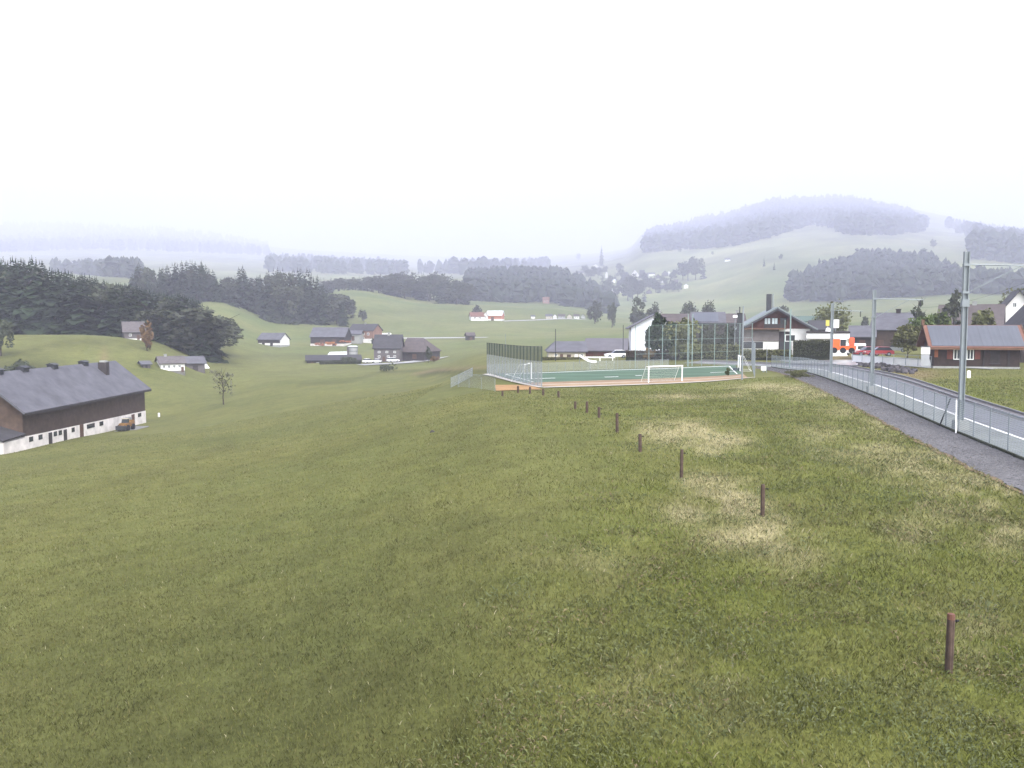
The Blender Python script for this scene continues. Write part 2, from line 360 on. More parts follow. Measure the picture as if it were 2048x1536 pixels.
for o_ in (3.42, 4.44):
    mb = MB(); n = 120
    for i in range(n):
        s = SLEN[-1] * i / (n - 1); q = [offpt(s, o_ - .05), offpt(s, o_ + .05)]
        for p, h in ((q[0], .08), (q[0], .22), (q[1], .22), (q[1], .08)): mb.v.append((p.x, p.y, p.z + h))
    for i in range(n - 1):
        for j in range(4): mb.f.append((4 * i + j, 4 * i + (j + 1) % 4, 4 * i + 4 + (j + 1) % 4, 4 * i + 4 + j))
    r_ = mb.build('rail', steel_m)
    tag(r_, 'steel rail nearer the white road line' if o_ < 4 else 'steel rail along the grass on the far side of the track', 'rail', 'rails of the single track')
# ------------------------------------------------------------------ sports pitch
NL, FL, FR, NR = [Vector((*xy(*p), 0)) for p in ((1090, 774), (988, 748), (1470, 731), (1495, 756))]
def q2(u, v): p = NL.lerp(NR, u).lerp(FL.lerp(FR, u), v); return (p.x, p.y)
def ql(u0, v0, u1, v1, n=6): return [q2(u0 + (u1 - u0) * i / (n - 1), v0 + (v1 - v0) * i / (n - 1)) for i in range(n)]
turf_m = M('artificial_turf', (.078, .142, .090), .9, .2, .25, stripe=('Y', .05, .25))
sand_m = M('ochre_sand_strip', (.33, .225, .135), .95, .3, .5)
kerb_m = M('pale_kerb_stone', (.50, .47, .42), .8, .12, .7)
sheet('pitch_turf', ql(0, .27, 1, .24), ql(0, 1, 1, 1), 50, 24, turf_m, .06)
sheet('sand_strip', ql(-.01, -.035, 1.0, -.02), ql(-.01, .285, 1.0, .255), 50, 8, sand_m, .08)
sheet('kerb_strip', ql(-.03, -.085, 1.04, -.05), ql(-.03, -.035, 1.04, -.02), 50, 3, kerb_m, .09)
sheet('kerb_strip', ql(-.045, -.06, -.04, 1.02), ql(-.02, -.06, -.015, 1.02), 30, 2, kerb_m, .10)
sheet('sand_strip_line', ql(0, .10, .97, .10), ql(0, .125, .97, .12), 40, 2, kerb_m, .10)
sheet('sand_strip_line', ql(0, .20, .97, .19), ql(0, .212, .97, .20), 40, 2, M('dark_sand_edge', (.20, .12, .06), .95, .2, 1), .10)
for a, b, c, d, w in ((.03, .93, .97, .93, .02), (.03, .31, .03, .93, .005), (.97, .31, .97, .93, .005), (.03, .52, .16, .52, .016), (.36, .47, .42, .47, .016), (.50, .50, .53, .50, .016), (.85, .5, .97, .5, .014)):
    if a == c: sheet('pitch_line', ql(a - w / 2, b, c - w / 2, d, 8), ql(a + w / 2, b, c + w / 2, d, 8), 30, 2, white_m, .09)
    else: sheet('pitch_line', ql(a, b - w / 2, c, d - w / 2, 8), ql(a, b + w / 2, c, d + w / 2, 8), 30, 2, white_m, .09)
earth_m = M('orange_loam', (.34, .20, .085), .95, .3, .8)
sheet('earth_bed', [xy(992, 783), xy(1040, 781), xy(1086, 780)], [xy(990, 771), xy(1030, 771), xy(1060, 772)], 24, 5, earth_m, .07, wob=.3)
# far roads
road_m = M('pale_country_road', (.42, .42, .42), .6, .1, .3)
def road(pts, w, name='country_road', mat=None, lo=3, hi=1500, lift=.25):
    P = lerp_line([Vector((*xy(px, py, lo, hi), 0)) for px, py in pts], 40); T = np.gradient(P, axis=0); T /= np.linalg.norm(T, axis=1, keepdims=True); N = np.c_[T[:, 1], -T[:, 0]]
    return sheet(name, [tuple(p[:2] - n * w / 2) for p, n in zip(P, N)], [tuple(p[:2] + n * w / 2) for p, n in zip(P, N)], 80, 3, mat or road_m, lift)
road([(690, 682), (720, 678.5), (800, 677), (880, 676.5), (940, 676), (975, 675.5)], 7, lo=250)
road([(720, 731), (800, 727), (850, 722), (888, 715)], 5, lo=200)
road([(1005, 642.5), (1060, 641), (1170, 640)], 7, lo=350)
# ------------------------------------------------------------------ grass
def strip_off(X, Y):
    d = np.full(X.shape, 1e9); o = np.zeros(X.shape)
    for i in range(0, len(LINE), 2):
        dd = (X - LINE[i, 0]) ** 2 + (Y - LINE[i, 1]) ** 2; k = dd < d
        d = np.where(k, dd, d); o = np.where(k, (X - LINE[i, 0]) * NRM[i, 0] + (Y - LINE[i, 1]) * NRM[i, 1], o)
    return np.where(d < 144, o, 99)
NLv, NRv = np.array(NL)[:2], np.array(NR)[:2]
def scatter(n, d0, d1, pw):
    t = rng.random(n); D = (d0 ** pw + t * (d1 ** pw - d0 ** pw)) ** (1 / pw)
    X = (rng.random(n) * 1.36 - .70) * D
    X = np.where(X < 0, X * .93, X)
    ok = (np.abs(strip_off(X, D) - .0) > 5.4)
    e = (NRv - NLv); side = (X - NLv[0]) * e[1] - (D - NLv[1]) * e[0]
    ok &= (side > 2.5 * np.linalg.norm(e)) | (X < NLv[0] - 14) | (D < 85)
    X, D = X[ok], D[ok]
    return X, D, gz(X, D)
def blades(n, d0, d1, h0, h1, w0, kind):
    X, Y, Z = scatter(n, d0, d1, .35 if kind != 'straw' else .5)
    px, py, rough, dry = masks(X, Y, Z)
    if kind == 'mown': keep = rng.random(len(X)) < 1 - .2 * rough
    elif kind == 'weed': keep = rng.random(len(X)) < rough * (.25 + 1.0 * sstep(.42, .62, fbm(X, Y, 1.6, 31)))
    else: keep = rng.random(len(X)) < dry + .03 * rough * sstep(.5, .7, fbm(X, Y, 1.1, 33))
    X, Y, Z, rough, dry = X[keep], Y[keep], Z[keep], rough[keep], dry[keep]; n = len(X)
    lod = (np.maximum(Y, 12) / 16) ** .75
    hgt = (h0 + (h1 - h0) * rng.random(n)) * (.75 + .5 * fbm(X, Y, 1.2, 40)) * (1 + .5 * rough * (kind == 'mown')) * np.minimum(lod, 1.6) ** .5
    wid = w0 * lod * (.7 + .6 * rng.random(n)); th = rng.random(n) * 6.283; ph = rng.random(n) * 6.283
    lean = hgt * (.3 + .7 * rng.random(n)) * (1.6 if kind == 'weed' else 1)
    c, s = np.cos(th) * wid / 2, np.sin(th) * wid / 2; lx, ly = np.cos(ph) * lean, np.sin(ph) * lean
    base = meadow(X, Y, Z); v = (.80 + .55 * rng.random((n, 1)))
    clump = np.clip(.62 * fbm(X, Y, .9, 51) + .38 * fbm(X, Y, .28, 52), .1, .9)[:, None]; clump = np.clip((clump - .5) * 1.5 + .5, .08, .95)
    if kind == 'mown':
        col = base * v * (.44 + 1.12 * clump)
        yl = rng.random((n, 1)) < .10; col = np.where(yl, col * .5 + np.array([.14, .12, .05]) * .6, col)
        pale = rng.random((n, 1)) < .006; col = np.where(pale, np.array([.28, .26, .16]), col)
    elif kind == 'weed':
        col = (np.array([.068, .088, .030]) * clump + np.array([.105, .108, .048]) * (1 - clump)) * v; br = fbm(X, Y, 1.3, 71)[:, None]; col = np.where((rng.random((n, 1)) < .25) & (br > .5), np.array([.13, .105, .06]) * v, col)
        bl = fbm(X, Y, 2.7, 61)[:, None]; col = col * (1 - .5 * sstep(.5, .75, bl)) + np.array([.095, .112, .066]) * .5 * sstep(.5, .75, bl) * v
    else:
        col = np.array([.27, .245, .165]) * (.75 + .5 * rng.random((n, 1))); g = rng.random((n, 1)) < .2; col = np.where(g, np.array([.16, .16, .08]), col)
    if kind == 'weed':   # leaf: a diamond
        P = np.stack([np.c_[X, Y, Z], np.c_[X + lx * .5 - c * 1.2, Y + ly * .5 - s * 1.2, Z + hgt * .7], np.c_[X + lx, Y + ly, Z + hgt * .75], np.c_[X + lx * .5 + c * 1.2, Y + ly * .5 + s * 1.2, Z + hgt * .85]], 1)
        return P.reshape(-1, 3), np.repeat(col, 4, 0), np.arange(4 * n)
    P = np.stack([np.c_[X - c, Y - s, Z - .01], np.c_[X + c, Y + s, Z - .01], np.c_[X + lx * .45 + c * .7, Y + ly * .45 + s * .7, Z + hgt * .6], np.c_[X + lx, Y + ly, Z + hgt]], 1)
    return P.reshape(-1, 3), np.repeat(col, 4, 0), np.arange(4 * n)
def gravel(n):
    s = SLEN[iend] * rng.random(n) ** 1.3; o = -5.45 + 2.9 * rng.random(n); c = [np.interp(s, SLEN, LINE[:, i]) + np.interp(s, SLEN, NRM[:, i]) * o for i in (0, 1)]; X, Y = c; Z = gz(X, Y) + .055
    r = .018 * (Y / 30) ** .6 * (.6 + 1.6 * rng.random(n) ** 3); d = rng.normal(size=(n, 4, 3)); d /= np.linalg.norm(d, axis=2, keepdims=True); d[:, :, 2] = np.abs(d[:, :, 2]) * .7
    P = (np.c_[X, Y, Z][:, None] + d * r[:, None, None]).reshape(-1, 3); k = np.arange(n) * 4; fi = np.stack([k, k + 1, k + 2, k, k + 2, k + 3, k, k + 3, k + 1, k + 1, k + 3, k + 2], 1)
    v = (.09 + .22 * rng.random((n, 1)) ** 1.5) * np.array([.98, .97, 1.03]); v = np.where(rng.random((n, 1)) < .08, np.array([.16, .12, .08]), v)
    tag(obj('gravel', np_mesh('gravel', P, fi, 3, attr_mat('loose_stones'), np.repeat(v, 4, 0))), kind='stuff')
gravel(60000)
grass_m = attr_mat('grass_blades')
for nm, kind, n, d0, d1, h0, h1, w0 in (('meadow_grass', 'mown', 480000, 9, 130, .03, .085, .014), ('weed_leaves', 'weed', 300000, 9, 85, .035, .11, .019), ('dry_straw_grass', 'straw', 120000, 9, 112, .05, .13, .010)):
    P, C, fi = blades(n, d0, d1, h0, h1, w0, kind)
    tag(obj(nm, np_mesh(nm, P, fi, 4, grass_m, C)), kind='stuff')
# ------------------------------------------------------------------ trees
def foliage(name, col, var=.35, scale=.6, rand=.22): return M(name, col, .9, var, scale, rand=rand, spec=.15)
spruce_m = foliage('spruce_needles', (.030, .046, .024)); spruce2_m = foliage('far_spruce_needles', (.036, .048, .032))
leaf_m = foliage('broad_leaves', (.085, .112, .038)); leaf2_m = foliage('olive_leaves', (.125, .130, .055)); leaf3_m = foliage('dull_leaves', (.075, .085, .055)); rust_m = foliage('russet_leaves', (.17, .105, .05))
bark_m = M('bark', (.075, .06, .045), .95, .35, 4, stripe=('Z', 3, .3))
def conifer_mesh(seed, mat, lv=17, br=10, R_=.16, z0=.06, shag=1.0):
    r = np.random.default_rng(seed); T = []
    for i in range(lv):
        z = z0 + (1 - z0) * (i / (lv - 1)) ** .92; rad = R_ * (1 - (z - z0) / (1 - z0)) ** .8 * (.8 + .4 * r.random()) + .008
        for b in range(max(4, int(br * (.4 + rad / R_)))):
            a = r.random() * 6.283; rr = rad * (.65 + .55 * r.random()); zz = z + (r.random() - .5) * .05; dr_ = rr * (.35 + .5 * r.random()) * shag
            d = np.array([math.cos(a), math.sin(a), 0]); n = np.array([-d[1], d[0], 0]); w = rr * (.24 + .16 * r.random()) + .004; p0 = np.array([0, 0, zz + .012])
            mid = p0 + d * rr * .55 - np.array([0, 0, dr_ * .35]); tip = p0 + d * rr - np.array([0, 0, dr_])
            T += [p0, mid + n * w, tip, p0, tip, mid - n * w, mid + n * w * .8, mid - n * w * .8, mid - np.array([0, 0, rr * .45])]
    T += [np.array(q) for q in ((-.006, 0, .95), (.006, 0, .95), (0, 0, 1.02), (0, -.006, .95), (0, .006, .95), (0, 0, 1.02))]
    V = np.array(T); return np_mesh('spruce_crown', V, np.arange(len(V)), 3, mat)
def trunk_mesh(h, r0, r1=.3, limbs=0, seed=0, z0=.35, reach=.3, n=8):
    r = random.Random(seed); mb = MB(); k = 4; P = [Vector(((r.random() - .5) * .03 * i, (r.random() - .5) * .03 * i, h * i / k)) for i in range(k + 1)]
    for i in range(k): mb.tube(P[i], P[i + 1], r0 * (1 - (1 - r1) * i / k), r0 * (1 - (1 - r1) * (i + 1) / k), n)
    for j in range(limbs):
        z = h * (z0 + (1 - z0) * (j + r.random()) / limbs); a = r.random() * 6.283; L_ = reach * (.6 + .6 * r.random())
        p0 = Vector((0, 0, z)); p1 = p0 + Vector((math.cos(a) * L_ * .6, math.sin(a) * L_ * .6, L_ * .5)); p2 = p1 + Vector((math.cos(a + .5) * L_ * .5, math.sin(a + .5) * L_ * .5, L_ * .55))
        mb.tube(p0, p1, r0 * .4, r0 * .25, 5); mb.tube(p1, p2, r0 * .25, r0 * .08, 5)
        a2 = a - 1.1; p3 = p1 + Vector((math.cos(a2) * L_ * .4, math.sin(a2) * L_ * .4, L_ * .35)); mb.tube(p1, p3, r0 * .2, r0 * .07, 4)
    return mb.mesh('trunk', bark_m)
def leaf_mesh(seed, mat, n=900, blobs=16, ctr=(0, 0, .62), rad=(.36, .36, .38), size=.05, hollow=.55, flat=0.0, ball=.30):
    """many small leaf sprays spread through lumpy clumps"""
    r = np.random.default_rng(seed); d = r.normal(size=(blobs, 3)); d /= np.linalg.norm(d, axis=1, keepdims=True)
    C = d * (r.random((blobs, 1)) ** .45) * (1 - ball * .8); br = ball * (.65 + .7 * r.random(blobs))
    k = r.integers(0, blobs, n); e = r.normal(size=(n, 3)); e /= np.linalg.norm(e, axis=1, keepdims=True); q = C[k] + e * (br[k] * (hollow + (1 - hollow) * r.random(n)))[:, None]
    P = q * np.array(rad) * 1.12 + np.array(ctr); P[:, 2] = np.maximum(P[:, 2], .02)
    u = r.normal(size=(n, 3)); u /= np.linalg.norm(u, axis=1, keepdims=True); w = np.cross(u, r.normal(size=(n, 3))); w /= np.linalg.norm(w, axis=1, keepdims=True)
    s = size * (.5 + .9 * r.random((n, 1)))
    V = np.stack([P - u * s, P + w * s * .6, P + u * s, P - w * s * .6], 1).reshape(-1, 3)
    return np_mesh('leafy_crown', V, np.arange(4 * n), 4, mat)
CON = [(trunk_mesh(.5, .014, .5), conifer_mesh(100 + i, spruce_m, lv=15 + i % 3 * 2, br=9 + i % 2 * 3, R_=(.13, .17, .20, .15, .22)[i % 5], z0=(.05, .03, .12, .08, .04)[i % 5])) for i in range(5)]
CON2 = [(trunk_mesh(.4, .014, .5), conifer_mesh(200 + i, spruce2_m, lv=12, br=7, R_=(.17, .21, .25)[i], z0=.04)) for i in range(3)]
BRO = [(trunk_mesh(.62, .022, .4, 5, i, .4, .28), leaf_mesh(300 + i, leaf3_m if i < 2 else leaf_m, n=1700, blobs=22 + 4 * i, ctr=(0, 0, .56), rad=(.32, .32, .43), size=.032, ball=.24)) for i in range(3)]
def tree(name, kind, X, Y, h, label, cat='tree', group=None, wide=1.0, rz=None, sink=.1, z=None):
    t, c = kind; o = empty(name, (X, Y, (float(gz(X, Y)) if z is None else z) - sink), random.random() * 6.28 if rz is None else rz, label, cat, group); o.scale = (h * wide, h * wide, h)
    obj('trunk', t, o); obj('crown', c, o); return o
def wood(n, px0, px1, d0, d1, top, kinds, name, label, group, jit=14, hmin=9, hmax=40, wide=1.15, edge=None, seed=1):
    r = random.Random(seed); xs = [p[0] for p in top]; ys = [p[1] for p in top]
    for i in range(n):
        px = px0 + (px1 - px0) * ((i + r.random()) / n); f = r.random() ** 1.3; D = d0 + (d1 - d0) * f if callable(d0) is False else d0(px) + (d1(px) - d0(px)) * f
        a = (px - 1024) / F; X = a * D; g = float(gz(X, D)); tp = np.interp(px, xs, ys) + jit * (abs(r.gauss(0, 1)) * .9 - .25) + (1 - f) * jit * 1.2
        zt = ray(px, tp)[1] * D + CZ; h = min(hmax, max(hmin, zt - g)); k = r.choice(kinds)
        tree(name, k, X, D, h, label, 'tree', group, wide * (.85 + .4 * r.random()) * min(1.3, 24 / h))
# wood on the knoll behind the barn, the wood above the green slope, the wood on the crest
mixA = [CON[1], CON[2], CON[4], CON[1], CON[0], CON[4], BRO[0]]
wood(142, -90, 432, 262, 340, [(-90, 508), (0, 513), (70, 511), (110, 530), (200, 552), (300, 572), (380, 588), (425, 612), (440, 640)], mixA, 'forest_tree', 'dark tree of the near wood on the knoll behind the grey roofed barn', 'trees of the wood on the knoll', jit=6, wide=1.5, hmax=46, seed=3)
wood(88, 268, 690, 520, 610, [(265, 545), (285, 516), (310, 535), (345, 518), (410, 517), (440, 548), (472, 548), (487, 525), (500, 552), (540, 538), (560, 532), (620, 530), (650, 562), (690, 592)], [CON[1], CON[4], CON[2], CON[1], CON[4], BRO[0], CON2[2], CON2[1]], 'forest_tree', 'dark tree of the second wood above the green slope, paler with haze', 'trees of the wood above the green slope', jit=6, wide=1.45, hmax=40, seed=4)
wood(62, 640, 938, 790, 930, [(640, 552), (700, 552), (760, 546), (820, 538), (870, 541), (905, 546), (925, 560), (940, 590)], CON2[1:] + BRO[:2], 'forest_tree', 'hazy tree of the wood along the crest of the green hill', 'trees of the wood on the crest', jit=5, wide=1.6, hmax=40, seed=5)
for px, py, h, k, lb in ((455, 684, 7.5, BRO[0], 'low bushy tree at the tip of the near wood, apart from the spruces'), (440, 682, 10, BRO[1], 'rounded tree closing the right edge of the near wood'), (2, 712, 9, BRO[0], 'dark tree cut by the left edge of the picture, on the knoll'),
                         (683, 627, 13, CON[4], 'young spruce ending the second wood at its lower right'), (660, 629, 17, CON[2], 'spruce in front of the second wood on the green slope')):
    q = hit(px, py, 200 if px < 500 else 500); tree('edge_tree', k, q.x, q.y, h, lb, wide=1.1)
# far woods: masses that read as one
def far_wood(name, polys, n, dlo, dhi, hlo, hhi, seed, mat=None, fat=.30):
    r = np.random.default_rng(seed); VV = []; cnt = 0
    for poly in polys:
        P = np.array(poly, float); mn, mx = P.min(0), P.max(0); got = 0; tries = 0
        while got < n and tries < 60:
            tries += 1; m = 4000; px = mn[0] + (mx[0] - mn[0]) * r.random(m); D = np.exp(np.log(dlo) + np.log(dhi / dlo) * r.random(m)); X = (px - 1024) / F * D; Z = gz(X, D); ppx, ppy = proj(X, D, Z)
            ins = np.zeros(m, bool); j = len(P) - 1
            for i in range(len(P)):
                c = (P[i, 1] > ppy) != (P[j, 1] > ppy); xx = (P[j, 0] - P[i, 0]) * (ppy - P[i, 1]) / (P[j, 1] - P[i, 1] + 1e-9) + P[i, 0]; ins ^= c & (ppx < xx); j = i
            for q in np.nonzero(ins)[0]:
                if got >= n: break
                got += 1; h = hlo + (hhi - hlo) * r.random(); w = h * fat * (.7 + .6 * r.random()); b = np.array([X[q], D[q], Z[q]]); con = r.random() < .6
                ring = []
                for lvl, (zz, rr) in enumerate(((.05, .7), (.3, 1.0), (.55, .75), (.8, .42)) if con else ((.05, .5), (.35, 1.0), (.65, 1.05), (.88, .6))):
                    a0 = r.random() * 6.28; ring.append([b + np.array([math.cos(a0 + t * 1.2566) * w * rr * (.65 + .6 * r.random()), math.sin(a0 + t * 1.2566) * w * rr * (.65 + .6 * r.random()), h * (zz + .08 * (r.random() - .5))]) for t in range(5)])
                top = b + np.array([0, 0, h])
                for lvl in range(3):
                    for t in range(5):
                        A, B_, C_, D_ = ring[lvl][t], ring[lvl][(t + 1) % 5], ring[lvl + 1][(t + 1) % 5], ring[lvl + 1][t]; VV += [A, B_, C_, A, C_, D_]
                for t in range(5): VV += [ring[3][t], ring[3][(t + 1) % 5], top]
    V = np.array(VV); return tag(obj(name, np_mesh(name, V, np.arange(len(V)), 3, mat or M('far_wood_leaves', (.036, .048, .034), .95, .4, .09))), kind='stuff')
far_wood('forest', [[(925, 610), (932, 560), (1000, 545), (1060, 545), (1140, 565), (1190, 590), (1225, 625), (1195, 640), (1150, 620), (1100, 606), (1000, 606)]], 1000, 950, 1600, 14, 28, 11)
far_wood('forest', [[(1570, 604), (1575, 578), (1640, 548), (1740, 520), (1860, 530), (1915, 566), (2060, 580), (2060, 612), (1900, 606), (1700, 606)]], 1150, 900, 1800, 16, 28, 12)
far_wood('forest', [[(1287, 508), (1330, 503), (1400, 499), (1470, 493), (1540, 476), (1630, 450), (1690, 470), (1760, 474), (1850, 464), (1855, 446), (1800, 424), (1700, 402), (1560, 404), (1450, 434), (1380, 450), (1295, 468)]], 3200, 1700, 6900, 26, 52, 13)
far_wood('forest', [[(1880, 452), (1940, 478), (1945, 520), (2060, 530), (2060, 466), (1960, 460)]], 600, 1400, 8800, 24, 56, 14)
far_wood('forest', [[(90, 545), (100, 520), (170, 512), (280, 528), (285, 560)]], 260, 800, 1700, 18, 30, 15)
far_wood('forest', [[(530, 545), (540, 522), (700, 522), (790, 532), (815, 552)]], 560, 1500, 4500, 22, 44, 16)
far_wood('forest', [[(-60, 508), (-60, 455), (120, 452), (300, 460), (540, 480), (540, 512), (300, 503), (180, 500)]], 1500, 3000, 8800, 34, 64, 17)
far_wood('forest', [[(840, 548), (960, 532), (1080, 526), (1100, 540), (960, 552)]], 300, 2000, 8000, 24, 50, 18)
# single trees out on the hill
for i, (px, py, hp, kind, lb) in enumerate([
    (1203, 532, 40, CON[3], 'tall pointed spruce standing alone above the hill village'), (1157, 521, 14, BRO[1], 'round tree on the misty slope beside the tall pointed spruce'),
    (1376, 561, 48, BRO[0], 'dense dark tree, left one of the clump right of the hill village'), (1391, 560, 45, BRO[1], 'dense dark tree, middle one of the clump right of the hill village'), (1406, 558, 44, CON2[1], 'pointed tree, right one of the clump right of the hill village'), (1366, 560, 36, BRO[1], 'lower tree at the left foot of the clump by the hill village'),
    (1528, 533, 20, CON2[0], 'small spruce on the bare hillside, left one of two'), (1548, 540, 17, CON2[1], 'small bushy spruce on the bare hillside, right one of two'), (1562, 520, 12, BRO[1], 'faint bush above the two hillside spruces'),
    (1866, 497, 18, BRO[1], 'lone round tree on the pale meadow at the upper right'), (1942, 508, 22, CON2[1], 'tree at the right edge of the pale upper meadow'), (1435, 498, 10, BRO[0], 'small bush under the left end of the hilltop wood'), (1360, 505, 10, BRO[0], 'small bush on the slope left under the hilltop wood'),
    (1425, 510, 8, BRO[2], 'tiny bush halfway along the upper slope')]):
    q = hit(px, py, 900); tree('hill_tree', kind, q.x, q.y, hp * q.y / F, lb, wide=1.3 if kind in BRO else 1.0)
# trees round the sports ground and the houses: (px, base py, D, height px, width factor, leaf material ...)
def own_tree(name, px, py, D, hp, wp, mat, label, seed, n=1100, blobs=18, ball=.30, trunk=.45, low=.08, sz=.045, limbs=5, cat='tree', hollow=.5):
    q = at(px, py, D); zt = ray(px, py - hp)[1] * D + CZ; zb = q.z; q.z = min(q.z, float(gz(q.x, q.y)) + .2); h = zt - q.z; w = wp * D / F / 2 / h; low = low * (zt - zb) / h
    cz = (1 + low) / 2; c = leaf_mesh(seed, mat, n, blobs, (0, 0, cz), (w, w, (1 - low) / 2), sz, hollow, ball=ball)
    t = trunk_mesh(max(.1, trunk), .018, .4, limbs, seed, .4, min(w * .8, .35)); return tree(name, (t, c), q.x, q.y, h, label, cat, rz=0, z=q.z, sink=.05)
own_tree('round_tree', 1378, 632, 420, 33, 36, leaf3_m, 'dome shaped grey green tree behind the roofs, left and larger of two', 21, 2200, 40, .5, .2, .0, .035)
own_tree('round_tree', 1416, 632, 420, 30, 27, leaf3_m, 'dome shaped grey green tree behind the roofs, right and smaller of two', 22, 2000, 40, .5, .2, .0, .035)
own_tree('bushy_tree', 1275, 640, 480, 44, 40, leaf3_m, 'hazy bushy tree beyond the white gabled house', 23)
own_tree('bushy_tree', 1305, 640, 470, 34, 36, leaf3_m, 'second hazy bush just right over the white gabled house', 24)
own_tree('bushy_tree', 1224, 640, 560, 40, 16, leaf3_m, 'narrow hazy tree at the right end of the row of small houses', 25)
own_tree('bushy_tree', 1190, 640, 600, 42, 34, leaf3_m, 'broad hazy tree at the foot of the wooded hill', 26)
own_tree('fir_tree', 1322, 704, 150, 82, 62, spruce_m, 'dark dense evergreen hiding the right of the white house', 27, 2600, 40, .25, .3, .0, .05)
own_tree('bushy_tree', 1358, 700, 149, 68, 92, leaf2_m, 'brown green bushy tree between the white house and the netting posts', 28, 2400, 34, .25, .3, .02, .04)
own_tree('bushy_tree', 1418, 700, 170, 52, 62, leaf3_m, 'dark bushy tree in front of the house with the solar roof', 29, 1700, 26, .25, .3, .02, .045)
own_tree('bushy_tree', 1455, 702, 165, 55, 44, leaf3_m, 'greyish tree beside the dark chimney column', 30, 1400, 22, .25, .3, .02, .045)
own_tree('round_tree', 1666, 672, 200, 68, 74, leaf2_m, 'round olive tree behind the white canopy building', 31, 2800, 40, .45, .3, .02, .036)
own_tree('shade_tree', 1816, 712, 118, 66, 70, leaf2_m, 'bushy olive tree with a bare trunk beside the dark wooden hut', 32, 1900, 26, .28, .4, .28, .045)
own_tree('bushy_tree', 1846, 700, 128, 72, 64, leaf_m, 'dark green tree close behind the left gable of the wooden hut', 33, 1700, 26, .26, .3, .1, .05)
own_tree('bushy_tree', 1874, 672, 140, 54, 58, leaf_m, 'leafy tree rising over the left end of the hut roof', 34, 1500, 22, .28, .3, .05, .05)
own_tree('bushy_tree', 1966, 668, 136, 52, 60, leaf2_m, 'olive green bush like tree over the middle of the hut roof', 35, 1500, 22, .28, .3, .05, .05)
own_tree('sparse_tree', 1840, 664, 175, 72, 34, leaf3_m, 'thin ragged tree standing up behind the brown barn', 36, 380, 16, .2, .9, .15, .05, 9, hollow=.2)
own_tree('sparse_tree', 1905, 650, 180, 70, 46, leaf3_m, 'open branched tree behind the second mast', 37, 420, 12, .26, .8, .25, .055, 9, hollow=.2)
own_tree('bushy_tree', 2040, 630, 230, 62, 70, leaf2_m, 'tree behind the pale gabled house at the right edge', 38, 1300, 20)
own_tree('meadow_tree', 447, 803, 165, 72, 56, M('pale_thin_leaves', (.15, .15, .10), .9, .3, .8), 'thin small tree alone in the meadow right of the barn', 39, 300, 26, .2, .75, .2, .030, 11, hollow=.1)
own_tree('russet_tree', 294, 680, 228, 42, 26, rust_m, 'russet leaved tree against the shingled hut by the wood', 40, 700, 12, .3, .3, .05, .06)
own_tree('bushy_tree', 727, 631, 560, 14, 18, leaf3_m, 'little grey bush on the slope right of the second wood', 41, 400, 8, .4, .2, .0, .09)
own_tree('bushy_tree', 953, 628, 640, 22, 22, leaf3_m, 'grey round tree behind the farm with the orange walls', 42, 500, 8, .4, .2, .0, .08)
own_tree('bushy_tree', 857, 712, 285, 22, 14, leaf3_m, 'small dark tree right of the steep roofed farmhouse', 43, 500, 8, .4, .3, .1, .08)
own_tree('bush', 776, 746, 230, 20, 38, leaf3_m, 'dark bush on the slope below the farmhouse', 44, 600, 10, .4, .2, .0, .08, cat='bush')
own_tree('bush', 870, 716, 285, 8, 22, rust_m, 'low reddish bush by the farm track', 45, 300, 8, .4, .2, .0, .12, cat='bush')
own_tree('bush', 752, 682, 375, 11, 20, leaf3_m, 'dark bush beside the white parked coach', 46, 300, 8, .4, .2, .0, .12, cat='bush')
own_tree('bush', 1600, 756, 100, 17, 62, leaf2_m, 'low grassy bush on the mound where the fence bends', 47, 2600, 30, .25, .1, .0, .07, limbs=3, cat='bush')
own_tree('bush', 1297, 707, 150, 12, 26, rust_m, 'reddish garden bush at the foot of the white house', 48, 500, 10, .4, .2, .0, .1, cat='bush')
own_tree('bush', 1730, 652, 330, 20, 14, leaf3_m, 'hazy tree seen between the canopy and the brown barn', 49, 400, 8, .4, .2, .0, .08)
own_tree('bush', 1560, 628, 420, 22, 40, leaf3_m, 'hazy trees top behind the tall chimney', 50, 500, 8, .4, .2, .0, .08)
own_tree('bush', 700, 726, 282, 16, 40, leaf3_m, 'dark shrub in front of the low farm shed', 51, 700, 10, .4, .2, .0, .09, cat='bush')
own_tree('bush', 40, 742, 175, 22, 70, leaf3_m, 'dark scrub on the knoll above the barn roof', 52, 900, 14, .3, .1, .0, .09, cat='bush')
# ------------------------------------------------------------------ building materials
slate = M('grey_slate_roof', (.132, .132, .155), .75, .22, .5, stripe=('Z', 2.2, .22), dirt=.2)
browntile = M('brown_tile_roof', (.115, .095, .095), .85, .2, .6, stripe=('Z', 2.5, .25), dirt=.15)
darkroof = M('dark_roof', (.06, .058, .066), .8, .25, .6, stripe=('Z', 2.5, .2))
paleroof = M('pale_metal_roof', (.62, .66, .70), .5, .08, .3)
redroof = M('red_tile_roof', (.20, .10, .075), .85, .2, .6)
brownwood = M('brown_boards', (.085, .058, .046), .85, .3, 1.2, stripe=('X', 2.6, .35), dirt=.2)
brownwood_y = M('brown_gable_boards', (.12, .080, .058), .85, .3, 1.2, stripe=('Y', 2.6, .35), dirt=.2)
redwood = M('reddish_boards', (.13, .055, .042), .8, .25, 1.2, stripe=('Z', 2.2, .3))
darkwood = M('dark_boards', (.050, .042, .042), .85, .3, 1.2, stripe=('X', 2.6, .35))
shingle = M('grey_wood_shingles', (.15, .135, .14), .9, .22, 1.5, stripe=('Z', 2.4, .3), dirt=.25)
greywood = M('weathered_grey_boards', (.24, .215, .215), .9, .2, 1.0, stripe=('X', 2.2, .35))
white = M('white_render', (.74, .73, .72), .9, .07, .5, dirt=.12)
